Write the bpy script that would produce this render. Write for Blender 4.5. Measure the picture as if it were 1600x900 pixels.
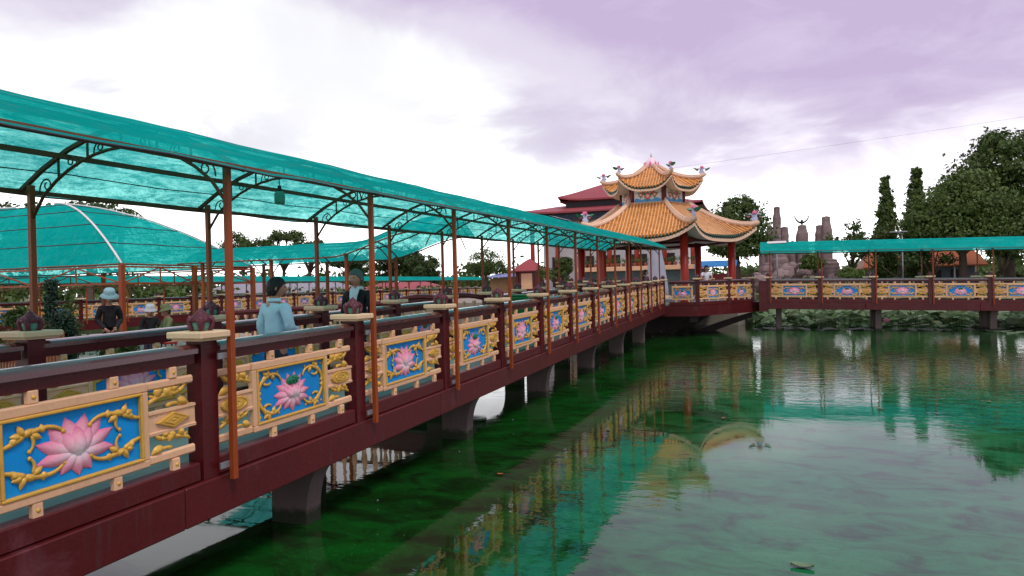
import bpy, bmesh, math, random
from math import sin, cos, pi, radians, sqrt, atan, tan
from mathutils import Vector, Matrix, noise as mnoise

for o in list(bpy.data.objects):
    bpy.data.objects.remove(o)
S = bpy.context.scene
COL = S.collection
R = random.Random(11)

# ------------------------------------------------------------------ camera
EYE = Vector((0, 0, 2.44))
yaw, pitch, roll = .3588, .0027, .0238
cd = bpy.data.cameras.new('camera')
cd.sensor_width = 36
cd.lens = 36 * 1067 / 1600
cd.clip_end = 6000
cam = bpy.data.objects.new('camera', cd)
COL.objects.link(cam)
Fw = Vector((-sin(yaw) * cos(pitch), cos(yaw) * cos(pitch), -sin(pitch)))
R0 = Vector((cos(yaw), sin(yaw), 0))
U0 = R0.cross(Fw)
Rs = R0 * cos(roll) - U0 * sin(roll)
Us = R0 * sin(roll) + U0 * cos(roll)
mw = Matrix((Rs, Us, -Fw)).transposed().to_4x4()
mw.translation = EYE
cam.matrix_world = mw
S.camera = cam

# ------------------------------------------------------------------ world, sun, exposure
SUN_EL, SUN_AZ = radians(58), radians(125)      # azimuth clockwise from +Y
W = bpy.data.worlds.new('World')
S.world = W
W.use_nodes = True
nt = W.node_tree
nt.nodes.clear()


def nd(t, typ, **kw):
    n = t.nodes.new(typ)
    for k, v in kw.items():
        if k in n.inputs and not hasattr(n, k):
            n.inputs[k].default_value = v
        else:
            setattr(n, k, v)
    return n


def mth(t, op, a, b=None, c=None, clamp=False):
    n = t.nodes.new('ShaderNodeMath')
    n.operation = op
    n.use_clamp = clamp
    for i, x in enumerate((a, b, c)):
        if x is None:
            continue
        if isinstance(x, (int, float)):
            n.inputs[i].default_value = x
        else:
            t.links.new(x, n.inputs[i])
    return n.outputs[0]


def mixc(t, f, a, b, mode='MIX'):
    n = t.nodes.new('ShaderNodeMix')
    n.data_type = 'RGBA'
    n.blend_type = mode
    for i, x in ((0, f), (6, a), (7, b)):
        if isinstance(x, (int, float)):
            n.inputs[i].default_value = x
        elif isinstance(x, tuple):
            n.inputs[i].default_value = (*x, 1) if len(x) == 3 else x
        else:
            t.links.new(x, n.inputs[i])
    return n.outputs[2]


def ramp(t, fac, stops, interp='LINEAR'):
    n = t.nodes.new('ShaderNodeValToRGB')
    n.color_ramp.interpolation = interp
    e = n.color_ramp.elements
    while len(e) < len(stops):
        e.new(.5)
    for el, (p, c) in zip(e, stops):
        el.position = p
        el.color = (c, c, c, 1) if isinstance(c, (int, float)) else (*c, 1)
    t.links.new(fac, n.inputs[0])
    return n.outputs[0]


def noisen(t, vec, scale, detail=4, rough=.55, dist=0):
    n = t.nodes.new('ShaderNodeTexNoise')
    n.inputs['Scale'].default_value = scale
    n.inputs['Detail'].default_value = detail
    n.inputs['Roughness'].default_value = rough
    n.inputs['Distortion'].default_value = dist
    if vec is not None:
        t.links.new(vec, n.inputs['Vector'])
    return n.outputs['Fac']


def mapping(t, vec, loc=(0, 0, 0), rot=(0, 0, 0), sc=(1, 1, 1)):
    n = t.nodes.new('ShaderNodeMapping')
    n.inputs['Location'].default_value = loc
    n.inputs['Rotation'].default_value = rot
    n.inputs['Scale'].default_value = sc
    t.links.new(vec, n.inputs['Vector'])
    return n.outputs[0]


wo = nd(nt, 'ShaderNodeOutputWorld')
bg = nd(nt, 'ShaderNodeBackground')
nt.links.new(bg.outputs[0], wo.inputs[0])
sky = nd(nt, 'ShaderNodeTexSky', sky_type='NISHITA', sun_disc=False, sun_elevation=SUN_EL, sun_rotation=SUN_AZ)
tc = nd(nt, 'ShaderNodeTexCoord')
dirv = tc.outputs['Generated']
sep = nd(nt, 'ShaderNodeSeparateXYZ')
nt.links.new(dirv, sep.inputs[0])
sx, sy, sz = sep.outputs
zc = mth(nt, 'ADD', mth(nt, 'MAXIMUM', sz, 0.0), .22)
cx = mth(nt, 'DIVIDE', sx, zc)
cy = mth(nt, 'DIVIDE', sy, zc)
cmb = nd(nt, 'ShaderNodeCombineXYZ')
nt.links.new(cx, cmb.inputs[0])
nt.links.new(cy, cmb.inputs[1])
pl = cmb.outputs[0]
big = noisen(nt, mapping(nt, pl, (2.3, 1.1, 0)), .55, 3, .5, .3)
mid = noisen(nt, mapping(nt, pl, (7.7, -3.1, 0)), 1.7, 5, .55, .4)
# lavender cloud deck overhead and to the right, a bright break to the left, white towards the horizon
bank = mth(nt, 'ADD', sz, mth(nt, 'MULTIPLY', sx, .16))
bank = mth(nt, 'MULTIPLY', mth(nt, 'SUBTRACT', bank, .150), 4.8)
gx = mth(nt, 'POWER', mth(nt, 'DIVIDE', mth(nt, 'ADD', cx, 1.06), .33), 2.0)
gy = mth(nt, 'POWER', mth(nt, 'DIVIDE', mth(nt, 'SUBTRACT', cy, 1.5), .52), 2.0)
brk = mth(nt, 'POWER', 2.718, mth(nt, 'MULTIPLY', mth(nt, 'ADD', gx, gy), -1.0))
cl = mth(nt, 'SUBTRACT', bank, mth(nt, 'MULTIPLY', brk, 1.0))
cl = mth(nt, 'ADD', cl, mth(nt, 'MULTIPLY', mth(nt, 'SUBTRACT', big, .5), .8))
cl = mth(nt, 'ADD', cl, mth(nt, 'MULTIPLY', mth(nt, 'SUBTRACT', mid, .5), 1.1))
dark = ramp(nt, mth(nt, 'MULTIPLY_ADD', cl, .5, .5), [(.40, 0.), (.58, .55), (.80, 1.)], 'EASE')
top = ramp(nt, sz, [(.45, 1.), (.75, .6)], 'EASE')
dark = mth(nt, 'MULTIPLY', dark, top)
lowl = ramp(nt, mth(nt, 'MULTIPLY_ADD', sz, 1.0, 0.0), [(.05, 1.), (.30, 0.)], 'EASE')
lit = mixc(nt, lowl, (.95, .95, .97), (2.2, 2.2, 2.2))
tex = ramp(nt, mid, [(.38, 0.), (.62, .9)], 'EASE')
lit = mixc(nt, mth(nt, 'MULTIPLY', mth(nt, 'MULTIPLY', tex, mth(nt, 'MULTIPLY_ADD', brk, -.75, 1.0)), ramp(nt, sz, [(.08, 0.), (.2, 1.)])), lit, (.66, .64, .71))
cloud = mixc(nt, dark, lit, (.545, .435, .64))
fine_ = noisen(nt, mapping(nt, pl, (1.7, 4.1, 0)), 3.4, 5, .6, .5)
cloud = mixc(nt, mth(nt, 'MULTIPLY', mth(nt, 'MULTIPLY', mth(nt, 'SUBTRACT', fine_, .45), 1.2, clamp=True), dark), cloud, (.86, .80, .93))
sk = mixc(nt, 1.0, sky.outputs[0], (.1, .1, .1), 'MULTIPLY')
fin = mixc(nt, .93, sk, cloud)
nt.links.new(fin, bg.inputs[0])
bg.inputs[1].default_value = 1.0

sl = bpy.data.lights.new('sun', 'SUN')
sl.energy = 1.5
sl.angle = radians(14)
sl.color = (1, .96, .9)
sun = bpy.data.objects.new('sun', sl)
COL.objects.link(sun)
sd = Vector((sin(SUN_AZ) * cos(SUN_EL), cos(SUN_AZ) * cos(SUN_EL), sin(SUN_EL)))
sun.rotation_euler = sd.to_track_quat('Z', 'Y').to_euler()
sun.location = sd * 60
S.view_settings.view_transform = 'Standard'
S.view_settings.look = 'None'
S.view_settings.exposure = 0.2
S.view_settings.gamma = 1
S.render.engine = 'CYCLES'

# ------------------------------------------------------------------ materials


def newmat(name):
    m = bpy.data.materials.new(name)
    m.use_nodes = True
    t = m.node_tree
    t.nodes.clear()
    out = t.nodes.new('ShaderNodeOutputMaterial')
    p = t.nodes.new('ShaderNodeBsdfPrincipled')
    t.links.new(p.outputs[0], out.inputs[0])
    return m, t, p, out


def paint(name, col, rough=.5, var=.18, scale=3., bump=.0, bscale=40., col2=None, cov=.5, metal=0, fine=0.12, coat=0,
          stretch=(1, 1, 1), streak=0, spec=.3):
    """colour that wanders a little with position, optional second colour in blotches, fine relief"""
    m, t, p, out = newmat(name)
    g = t.nodes.new('ShaderNodeNewGeometry')
    pos = mapping(t, g.outputs['Position'], sc=stretch)
    n1 = noisen(t, pos, scale, 5, .6)
    n2 = noisen(t, pos, scale * 9, 4, .65)
    v = mth(t, 'ADD', mth(t, 'MULTIPLY', mth(t, 'SUBTRACT', n1, .5), 2 * var),
            mth(t, 'MULTIPLY', mth(t, 'SUBTRACT', n2, .5), 2 * fine))
    oi = t.nodes.new('ShaderNodeObjectInfo')
    v = mth(t, 'ADD', v, mth(t, 'MULTIPLY_ADD', oi.outputs['Random'], .16, .92))
    c = mixc(t, 1.0, col, v, 'MULTIPLY')
    hsv = c
    if col2:
        f = ramp(t, noisen(t, pos, scale * 1.7, 6, .7, .6), [(cov - .06, 0.), (cov + .1, 1.)])
        c = mixc(t, f, c, col2)
    if streak:
        st = noisen(t, mapping(t, g.outputs['Position'], sc=(9, 9, .7)), 2.0, 5, .7)
        f = ramp(t, st, [(.55, 0.), (.75, streak)])
        c = mixc(t, f, c, tuple(x * .35 + .03 for x in col))
    t.links.new(c, p.inputs['Base Color'])
    p.inputs['Roughness'].default_value = rough
    rr = mth(t, 'ADD', mth(t, 'MULTIPLY', mth(t, 'SUBTRACT', n2, .5), .25), rough)
    t.links.new(rr, p.inputs['Roughness'])
    p.inputs['Metallic'].default_value = metal
    p.inputs['Specular IOR Level'].default_value = spec
    p.inputs['Coat Weight'].default_value = coat
    p.inputs['Coat Roughness'].default_value = .12
    p.inputs['Coat IOR'].default_value = 1.75
    if bump:
        b = t.nodes.new('ShaderNodeBump')
        b.inputs['Strength'].default_value = bump
        b.inputs['Distance'].default_value = .02
        t.links.new(noisen(t, pos, bscale, 4, .6), b.inputs['Height'])
        t.links.new(b.outputs[0], p.inputs['Normal'])
    return m


def gradmat(name, c0, c1, c2, rough=.5):
    """paint graded along a petal (attribute t: 0 root, 1 tip)"""
    m, t, p, out = newmat(name)
    a = t.nodes.new('ShaderNodeAttribute')
    a.attribute_name = 't'
    g = t.nodes.new('ShaderNodeNewGeometry')
    n = noisen(t, g.outputs['Position'], 45, 4, .6)
    f = mth(t, 'ADD', a.outputs['Fac'], mth(t, 'MULTIPLY', mth(t, 'SUBTRACT', n, .5), .25))
    t.links.new(ramp(t, f, [(.08, c0), (.45, c1), (.95, c2)]), p.inputs['Base Color'])
    p.inputs['Roughness'].default_value = rough
    b = t.nodes.new('ShaderNodeBump')
    b.inputs['Strength'].default_value = .25
    b.inputs['Distance'].default_value = .01
    t.links.new(n, b.inputs['Height'])
    t.links.new(b.outputs[0], p.inputs['Normal'])
    return m


MAROON = paint('maroon_paint', (.082, .007, .009), .30, .22, 1.3, .08, 30, streak=.3)
RAILM = paint('maroon_rail_gloss_paint', (.075, .008, .014), .25, .2, 1.3, 0, 30, coat=1.0, spec=.6, fine=.05)
MAROON2 = paint('maroon_beam_paint', (.088, .008, .009), .42, .3, .9, .12, 25, streak=.75, col2=(.125, .035, .04), cov=.63)
CREAM = paint('cream_paint', (.76, .46, .26), .55, .12, 3, .08, 60, streak=.25)
CAPM = paint('cap_stone_paint', (.74, .53, .32), .6, .12, 4, .1, 60, streak=.4)
GOLD = paint('gold_paint', (.68, .40, .07), .42, .28, 12, .1, 80, metal=.1)
BLUE = paint('blue_paint', (.003, .27, .66), .5, .12, 6, .05, 60)
PINK = gradmat('lotus_petal_paint', (.88, .80, .80), (.82, .38, .46), (.62, .07, .22))
PODG = paint('seed_pod_green', (.02, .22, .10), .5, .25, 20, .2, 60, col2=(.01, .09, .05), cov=.55)
BUDM = paint('bud_maroon', (.105, .022, .034), .5, .3, 14, .15, 60, col2=(.24, .09, .13), cov=.58)
BUDG = paint('bud_green', (.10, .27, .20), .45, .3, 12, .1, 60)
STEEL = paint('orange_brown_steel_paint', (.285, .055, .012), .46, .25, 2.2, .05, 60, streak=.55)
STEELD = paint('brown_truss_paint', (.15, .055, .022), .5, .25, 2.2, .05, 60)
CONC = paint('pier_concrete', (.115, .088, .078), .85, .3, 1.6, .3, 25, streak=.8)
_t = CONC.node_tree
_p = next(n for n in _t.nodes if n.type == 'BSDF_PRINCIPLED')
_src = _p.inputs['Base Color'].links[0].from_socket
_g = _t.nodes.new('ShaderNodeNewGeometry')
_sp = _t.nodes.new('ShaderNodeSeparateXYZ')
_t.links.new(_g.outputs['Position'], _sp.inputs[0])
_h = mth(_t, 'ADD', _sp.outputs[2], mth(_t, 'MULTIPLY', noisen(_t, _g.outputs['Position'], 7, 5, .7), -.22))
_t.links.new(mixc(_t, ramp(_t, _h, [(-.0, 1.), (.07, 0.)]), _src, (.022, .030, .014)), _p.inputs['Base Color'])

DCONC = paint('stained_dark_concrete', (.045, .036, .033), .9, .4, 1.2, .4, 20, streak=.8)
DECKM = paint('deck_tile', (.26, .33, .30), .6, .2, 2, .15, 30)
WHITE = paint('white_paint', (.72, .70, .66), .6, .12, 2, .08, 40, streak=.3)
GREYCLOTH = paint('grey_cloth', (.33, .35, .40), .85, .2, 2, .1, 20)
RED = paint('pillar_red', (.27, .022, .010), .35, .35, .8, .05, 40, stretch=(1, 1, .35))
DRED = paint('dark_red_paint', (.12, .014, .014), .45, .2, 1.5, .05, 40)
TILE = paint('orange_glazed_tile', (.62, .25, .045), .36, .35, 2.0, .1, 50, col2=(.38, .13, .03), cov=.56, streak=.35)
RIB = paint('cream_orange_rib_tile', (.70, .41, .19), .45, .3, 2.0, .1, 50, col2=(.55, .25, .08), cov=.58, streak=.3)
HIP = paint('peach_ridge_plaster', (.74, .50, .34), .6, .16, 2.0, .15, 30, streak=.35)
GREENT = paint('green_glazed_tile', (.028, .075, .045), .3, .3, 6, .1, 50)
REDROOF = paint('red_sheet_roof', (.30, .055, .06), .5, .15, .5, .05, 30, streak=.25)
ROCK = paint('artificial_rock', (.24, .175, .165), .9, .45, .9, 1.0, 4, streak=.9)
BARK = paint('bark', (.10, .075, .055), .9, .3, 3, .6, 14)
GROUND = paint('ground_earth', (.12, .13, .06), .95, .3, .4, .5, 6, col2=(.05, .085, .025), cov=.48)
PAVE = paint('island_paving', (.27, .23, .19), .85, .25, .6, .3, 10)
FLOWPINK = gradmat('ornament_pink', (.85, .62, .66), (.80, .30, .42), (.72, .12, .25))
LILAC = paint('ornament_lilac', (.52, .55, .72), .5, .2, 8)
LEAFG = paint('ornament_green', (.05, .27, .12), .45, .3, 8)
DARKW = paint('dark_wood', (.03, .025, .03), .6, .2, 3)
ORANGER = paint('orange_brown_roof', (.30, .085, .025), .6, .25, 1.0, .3, 12)
GREYMET = paint('grey_metal', (.30, .31, .33), .4, .15, 3, metal=.5)
GREYROOF = paint('grey_sheet_roof', (.27, .27, .30), .6, .15, .6)
BLUEROOF = paint('blue_sheet_roof', (.16, .20, .42), .5, .15, .6)
SKIN = paint('skin', (.42, .23, .15), .5, .12, 9, .04, 90)
HAIR = paint('black_hair', (.010, .009, .010), .42, .3, 40, .5, 160)
HAIRG = paint('greying_hair', (.075, .105, .095), .6, .4, 40, .5, 160)
SHIRTB = paint('light_blue_cloth', (.48, .73, .84), .8, .1, 6, .25, 16)
BLACKC = paint('black_cloth', (.012, .012, .014), .8, .3, 6, .25, 16)
WHITEC = paint('white_cloth', (.72, .72, .74), .8, .08, 6, .25, 16)
NAVY = paint('dark_trousers', (.03, .035, .06), .8, .2, 6, .2, 16)
OLIVE = paint('olive_cloth', (.13, .16, .07), .8, .2, 6, .2, 16)
TEALHAT = paint('pale_teal_cloth', (.22, .40, .42), .8, .1, 6, .2, 16)
EYEM = paint('eye_dark', (.02, .015, .012), .25)
LIPM = paint('lips', (.28, .09, .07), .5)
BINM = paint('green_plastic', (.006, .17, .045), .38, .12, 3)
JARM = paint('lamp_jar_green', (.10, .30, .22), .3, .15, 6)
MOSS = paint('moss_green', (.012, .045, .026), .9, .4, 3, .9, 9)
PICKET = paint('picket_wood', (.22, .085, .035), .7, .3, 3)
TERRA = paint('terracotta', (.30, .12, .06), .7, .2, 4)
WIRE = paint('wire_dark', (.05, .05, .055), .6)


def netmat(name='green_shade_net'):
    m, t, p, out = newmat(name)
    t.nodes.remove(p)
    g = t.nodes.new('ShaderNodeNewGeometry')
    pos = g.outputs['Position']
    a = noisen(t, mapping(t, pos, rot=(0, 0, .5), sc=(1.2, .35, 1.0)), 5, 6, .68, 1.2)
    b = noisen(t, pos, 60, 3, .6)
    c = noisen(t, pos, .7, 3, .5)
    b2 = noisen(t, mapping(t, pos, sc=(1.5, .5, 1)), 22, 4, .7, .5)
    f = mth(t, 'ADD', mth(t, 'MULTIPLY', a, .52), mth(t, 'ADD', mth(t, 'MULTIPLY', b, .2), mth(t, 'MULTIPLY', b2, .28)))
    col = mixc(t, ramp(t, f, [(.40, 0.), (.58, 1.)]), (.001, .50, .445), (.02, .75, .67))
    col = mixc(t, ramp(t, f, [(.53, 0.), (.64, .7)]), col, (.30, .85, .78))  # pale streaks: net texture and sun through its holes, painted into the colour
    col = mixc(t, ramp(t, c, [(.35, .35), (.65, 0.)]), col, (.001, .36, .32))
    df = t.nodes.new('ShaderNodeBsdfDiffuse')
    tl = t.nodes.new('ShaderNodeBsdfTranslucent')
    tr = t.nodes.new('ShaderNodeBsdfTransparent')
    t.links.new(col, df.inputs[0])
    t.links.new(col, tl.inputs[0])
    tr.inputs[0].default_value = (.40, .95, .86, 1)
    m1 = t.nodes.new('ShaderNodeMixShader')
    m1.inputs[0].default_value = .56
    t.links.new(df.outputs[0], m1.inputs[1])
    t.links.new(tl.outputs[0], m1.inputs[2])
    m2 = t.nodes.new('ShaderNodeMixShader')
    t.links.new(ramp(t, f, [(.44, .05), (.60, .42)]), m2.inputs[0])
    t.links.new(m1.outputs[0], m2.inputs[1])
    t.links.new(tr.outputs[0], m2.inputs[2])
    t.links.new(m2.outputs[0], out.inputs[0])
    return m


NET = netmat()


def leafmat(name, ca, cb, cc=None):
    m, t, p, out = newmat(name)
    g = t.nodes.new('ShaderNodeNewGeometry')
    n = noisen(t, g.outputs['Position'], .9, 3, .6)
    n2 = noisen(t, g.outputs['Position'], 7, 2, .6)
    c = mixc(t, ramp(t, n, [(.35, 0.), (.65, 1.)]), ca, cb)
    c = mixc(t, mth(t, 'MULTIPLY', n2, .6), c, tuple(x * .5 for x in ca))
    if cc:
        c = mixc(t, ramp(t, noisen(t, g.outputs['Position'], 2.3, 2, .5), [(.60, 0.), (.72, .8)]), c, cc)
    t.links.new(c, p.inputs['Base Color'])
    p.inputs['Roughness'].default_value = .5
    p.inputs['Specular IOR Level'].default_value = .35
    tl = t.nodes.new('ShaderNodeBsdfTranslucent')
    t.links.new(c, tl.inputs[0])
    mx = t.nodes.new('ShaderNodeMixShader')
    mx.inputs[0].default_value = .28
    t.links.new(p.outputs[0], mx.inputs[1])
    t.links.new(tl.outputs[0], mx.inputs[2])
    t.links.new(mx.outputs[0], out.inputs[0])
    return m


LEAF = leafmat('tree_leaves', (.058, .112, .020), (.115, .175, .034))
LEAFM = leafmat('fresh_tree_leaves', (.070, .130, .022), (.135, .20, .038))
LEAFD = leafmat('dark_tree_leaves', (.036, .080, .016), (.075, .130, .026))
LEAFY = leafmat('yellowish_leaves', (.07, .14, .02), (.13, .19, .03))
LOTUSL = leafmat('lotus_leaves', (.15, .27, .10), (.33, .42, .27), (.28, .22, .09))
MOSSL = leafmat('dark_clipped_leaves', (.012, .045, .022), (.03, .085, .04))
PADM = leafmat('floating_pads', (.20, .31, .17), (.32, .42, .27))


def watermat():
    m, t, p, out = newmat('pond_water')
    g = t.nodes.new('ShaderNodeNewGeometry')
    pos = g.outputs['Position']
    n1 = noisen(t, pos, .22, 5, .6, .6)
    n2 = noisen(t, mapping(t, pos, sc=(1, 1.6, 1)), 1.5, 6, .68, .8)
    n3 = noisen(t, pos, 22, 3, .6)
    f = mth(t, 'ADD', mth(t, 'MULTIPLY', n1, .36), mth(t, 'MULTIPLY', n2, .64))
    film = ramp(t, f, [(.42, .0), (.50, .55), (.58, 1.)])
    c = mixc(t, film, (.006, .022, .004), (.005, .075, .008))
    far = t.nodes.new('ShaderNodeSeparateXYZ')
    t.links.new(pos, far.inputs[0])
    opn = mth(t, 'ADD', mth(t, 'MULTIPLY_ADD', far.outputs[0], .16, .62), mth(t, 'MULTIPLY', mth(t, 'SUBTRACT', n1, .5), 1.2))
    opn = mth(t, 'MULTIPLY', ramp(t, opn, [(.1, 0.), (.7, 1.)], 'EASE'), mth(t, 'MULTIPLY_ADD', film, .7, .3))
    opn = mth(t, 'MULTIPLY', opn, ramp(t, mth(t, 'DIVIDE', far.outputs[1], 40.0), [(.30, 1.), (.75, .12)], 'EASE'))
    c = mixc(t, opn, c, (.014, .165, .062))
    c = mixc(t, mth(t, 'MULTIPLY', ramp(t, n3, [(.58, 0.), (.66, 1.)]), film), c, (.015, .11, .02))
    t.links.new(c, p.inputs['Base Color'])
    p.inputs['IOR'].default_value = 1.5
    p.inputs['Roughness'].default_value = .02
    rg = mth(t, 'MULTIPLY_ADD', film, .05, .012)
    t.links.new(rg, p.inputs['Roughness'])
    # floating specks
    v = t.nodes.new('ShaderNodeTexVoronoi')
    v.inputs['Scale'].default_value = 9
    t.links.new(pos, v.inputs['Vector'])
    spk = mth(t, 'LESS_THAN', v.outputs['Distance'], .075)
    spk = mth(t, 'MULTIPLY', spk, ramp(t, noisen(t, pos, .9, 4, .6), [(.50, 0.), (.56, 1.)]))
    ds = t.nodes.new('ShaderNodeBsdfDiffuse')
    ds.inputs[0].default_value = (.10, .20, .10, 1)
    mx = t.nodes.new('ShaderNodeMixShader')
    t.links.new(mth(t, 'MULTIPLY', spk, .55), mx.inputs[0])
    t.links.new(p.outputs[0], mx.inputs[1])
    t.links.new(ds.outputs[0], mx.inputs[2])
    t.links.new(mx.outputs[0], out.inputs[0])
    # ripples
    w1 = noisen(t, mapping(t, pos, sc=(.8, 1.5, 1)), 2.6, 3, .5, .3)
    w2 = noisen(t, mapping(t, pos, sc=(.7, 1.3, 1)), 9.0, 2, .5)
    mn = noisen(t, mapping(t, pos, (3, 1, 0)), .16, 2, .5)
    breeze = ramp(t, mth(t, 'DIVIDE', far.outputs[1], 40.0), [(.28, 0.), (.48, .26), (.80, .26), (.95, .12)], 'EASE')
    msk = ramp(t, mth(t, 'ADD', mn, breeze), [(.45, .04), (.72, .95)])
    h = mth(t, 'ADD', w1, mth(t, 'MULTIPLY', w2, .22))
    b = t.nodes.new('ShaderNodeBump')
    b.inputs['Distance'].default_value = .017
    t.links.new(mth(t, 'MULTIPLY', msk, .55), b.inputs['Strength'])
    t.links.new(h, b.inputs['Height'])
    t.links.new(b.outputs[0], p.inputs['Normal'])
    return m


WATER = watermat()

# ------------------------------------------------------------------ mesh helpers


class G:
    def __init__(s):
        s.v, s.f, s.m, s.s, s.t = [], [], [], [], []

    def add(s, vs, fs, m=0, smooth=False, ts=None):
        o = len(s.v)
        s.v += [tuple(x) for x in vs]
        s.t += list(ts) if ts is not None else [0.0] * len(vs)
        for f in fs:
            s.f.append(tuple(i + o for i in f))
            s.m.append(m)
            s.s.append(smooth)
        return s

    def box(s, a, b, m=0, ch=0.0, mat=None):
        a, b = Vector(a), Vector(b)
        lo = Vector([min(a[i], b[i]) for i in range(3)])
        hi = Vector([max(a[i], b[i]) for i in range(3)])
        if ch <= 0:
            vs = [Vector((x, y, z)) for z in (lo.z, hi.z) for y in (lo.y, hi.y) for x in (lo.x, hi.x)]
            fs = [(0, 2, 3, 1), (4, 5, 7, 6), (0, 1, 5, 4), (2, 6, 7, 3), (0, 4, 6, 2), (1, 3, 7, 5)]
        else:
            ch = min(ch, *(0.45 * (hi[i] - lo[i]) for i in range(3)))
            vs, idx = [], {}
            for X in (0, 1):
                for Y in (0, 1):
                    for Z in (0, 1):
                        c = [(lo, hi)[k][i] for i, k in enumerate((X, Y, Z))]
                        d = [(1, -1)[k] * ch for k in (X, Y, Z)]
                        for ax in range(3):
                            p = list(c)
                            for i in range(3):
                                if i != ax:
                                    p[i] += d[i]
                            idx[(X, Y, Z, ax)] = len(vs)
                            vs.append(Vector(p))
            fs = []
            for ax in range(3):
                o1, o2 = [(1, 2), (0, 2), (0, 1)][ax]
                for k in (0, 1):
                    q = []
                    for (u, w) in ((0, 0), (1, 0), (1, 1), (0, 1)):
                        key = [0, 0, 0]
                        key[ax], key[o1], key[o2] = k, u, w
                        q.append(idx[(*key, ax)])
                    fs.append(q)
                for u in (0, 1):
                    for w in (0, 1):
                        k0, k1 = [0, 0, 0], [0, 0, 0]
                        k0[ax], k0[o1], k0[o2] = 0, u, w
                        k1[ax], k1[o1], k1[o2] = 1, u, w
                        fs.append([idx[(*k0, o1)], idx[(*k1, o1)], idx[(*k1, o2)], idx[(*k0, o2)]])
            for X in (0, 1):
                for Y in (0, 1):
                    for Z in (0, 1):
                        fs.append([idx[(X, Y, Z, i)] for i in range(3)])
            c = (lo + hi) / 2
            out = []
            for f in fs:
                p = [vs[i] for i in f]
                n = (p[1] - p[0]).cross(p[2] - p[0])
                fc = sum(p, Vector()) / len(p)
                out.append(f if n.dot(fc - c) > 0 else f[::-1])
            fs = out
        if mat is not None:
            vs = [mat @ x for x in vs]
        return s.add(vs, fs, m)

    def bar(s, p, q, w=.05, h=None, m=0, ch=0.0, up=(0, 0, 1)):
        """rectangular bar from p to q"""
        p, q = Vector(p), Vector(q)
        h = w if h is None else h
        d = q - p
        L = d.length
        if L < 1e-6:
            return s
        z = d / L
        u = Vector(up)
        if abs(z.dot(u)) > .98:
            u = Vector((1, 0, 0))
        x = u.cross(z).normalized()
        y = z.cross(x)
        M4 = Matrix((x, y, z)).transposed().to_4x4()
        M4.translation = p
        return s.box((-w / 2, -h / 2, 0), (w / 2, h / 2, L), m, ch, M4)

    def tube(s, pts, rad, n=6, m=0, smooth=True, flat=None, cap=True, ts=None):
        """tapered tube; flat=(axis vector, factor) squashes it along an axis"""
        pts = [Vector(p) for p in pts]
        k = len(pts)
        rads = rad if isinstance(rad, (list, tuple)) else [rad] * k
        vs, fs, tt = [], [], []
        prev = None
        for i, p in enumerate(pts):
            d = (pts[min(i + 1, k - 1)] - pts[max(i - 1, 0)])
            d = d.normalized() if d.length > 1e-9 else Vector((0, 0, 1))
            if prev is None:
                a = Vector((0, 0, 1)) if abs(d.z) < .9 else Vector((1, 0, 0))
                x = a.cross(d).normalized()
            else:
                x = (prev - d * prev.dot(d))
                x = x.normalized() if x.length > 1e-6 else Vector((1, 0, 0))
            prev = x
            y = d.cross(x)
            for j in range(n):
                a = 2 * pi * j / n
                o = (x * cos(a) + y * sin(a)) * rads[i]
                if flat:
                    ax = Vector(flat[0])
                    o = o - ax * o.dot(ax) * (1 - flat[1])
                vs.append(p + o)
                tt.append(ts[i] if ts else i / max(1, k - 1))
        for i in range(k - 1):
            for j in range(n):
                a, b = i * n + j, i * n + (j + 1) % n
                fs.append((a, b, b + n, a + n))
        if cap:
            fs.append(tuple(range(n))[::-1])
            fs.append(tuple(range((k - 1) * n, k * n)))
        return s.add(vs, fs, m, smooth, tt)

    def lathe(s, prof, n=12, c=(0, 0, 0), m=0, smooth=True, fn=None):
        vs, fs = [], []
        c = Vector(c)
        for (r, z) in prof:
            for j in range(n):
                a = 2 * pi * j / n
                k = fn(a, z) if fn else 1
                vs.append(c + Vector((r * k * cos(a), r * k * sin(a), z)))
        k = len(prof)
        for i in range(k - 1):
            for j in range(n):
                a, b = i * n + j, i * n + (j + 1) % n
                fs.append((a, b, b + n, a + n))
        fs.append(tuple(range(n))[::-1])
        fs.append(tuple(range((k - 1) * n, k * n)))
        return s.add(vs, fs, m, smooth)

    def grid(s, fn, nu, nv, m=0, smooth=True, flip=False, ts=None):
        vs = [fn(i / nu, j / nv) for i in range(nu + 1) for j in range(nv + 1)]
        tt = [ts(i / nu, j / nv) for i in range(nu + 1) for j in range(nv + 1)] if ts else None
        fs = []
        for i in range(nu):
            for j in range(nv):
                a = i * (nv + 1) + j
                q = (a, a + 1, a + nv + 2, a + nv + 1)
                fs.append(q[::-1] if flip else q)
        return s.add(vs, fs, m, smooth, tt)

    def poly(s, pts, z0, z1, m=0, axis='z'):
        """vertical prism from an outline"""
        n = len(pts)
        vs = [(x, y, z0) for x, y in pts] + [(x, y, z1) for x, y in pts]
        if axis == 'y':
            vs = [(x, z, y) for x, y, z in vs]
        if axis == 'x':
            vs = [(z, x, y) for x, y, z in vs]
        fs = [tuple(range(n))[::-1], tuple(range(n, 2 * n))]
        for i in range(n):
            j = (i + 1) % n
            fs.append((i, j, j + n, i + n))
        return s.add(vs, fs, m)

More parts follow.
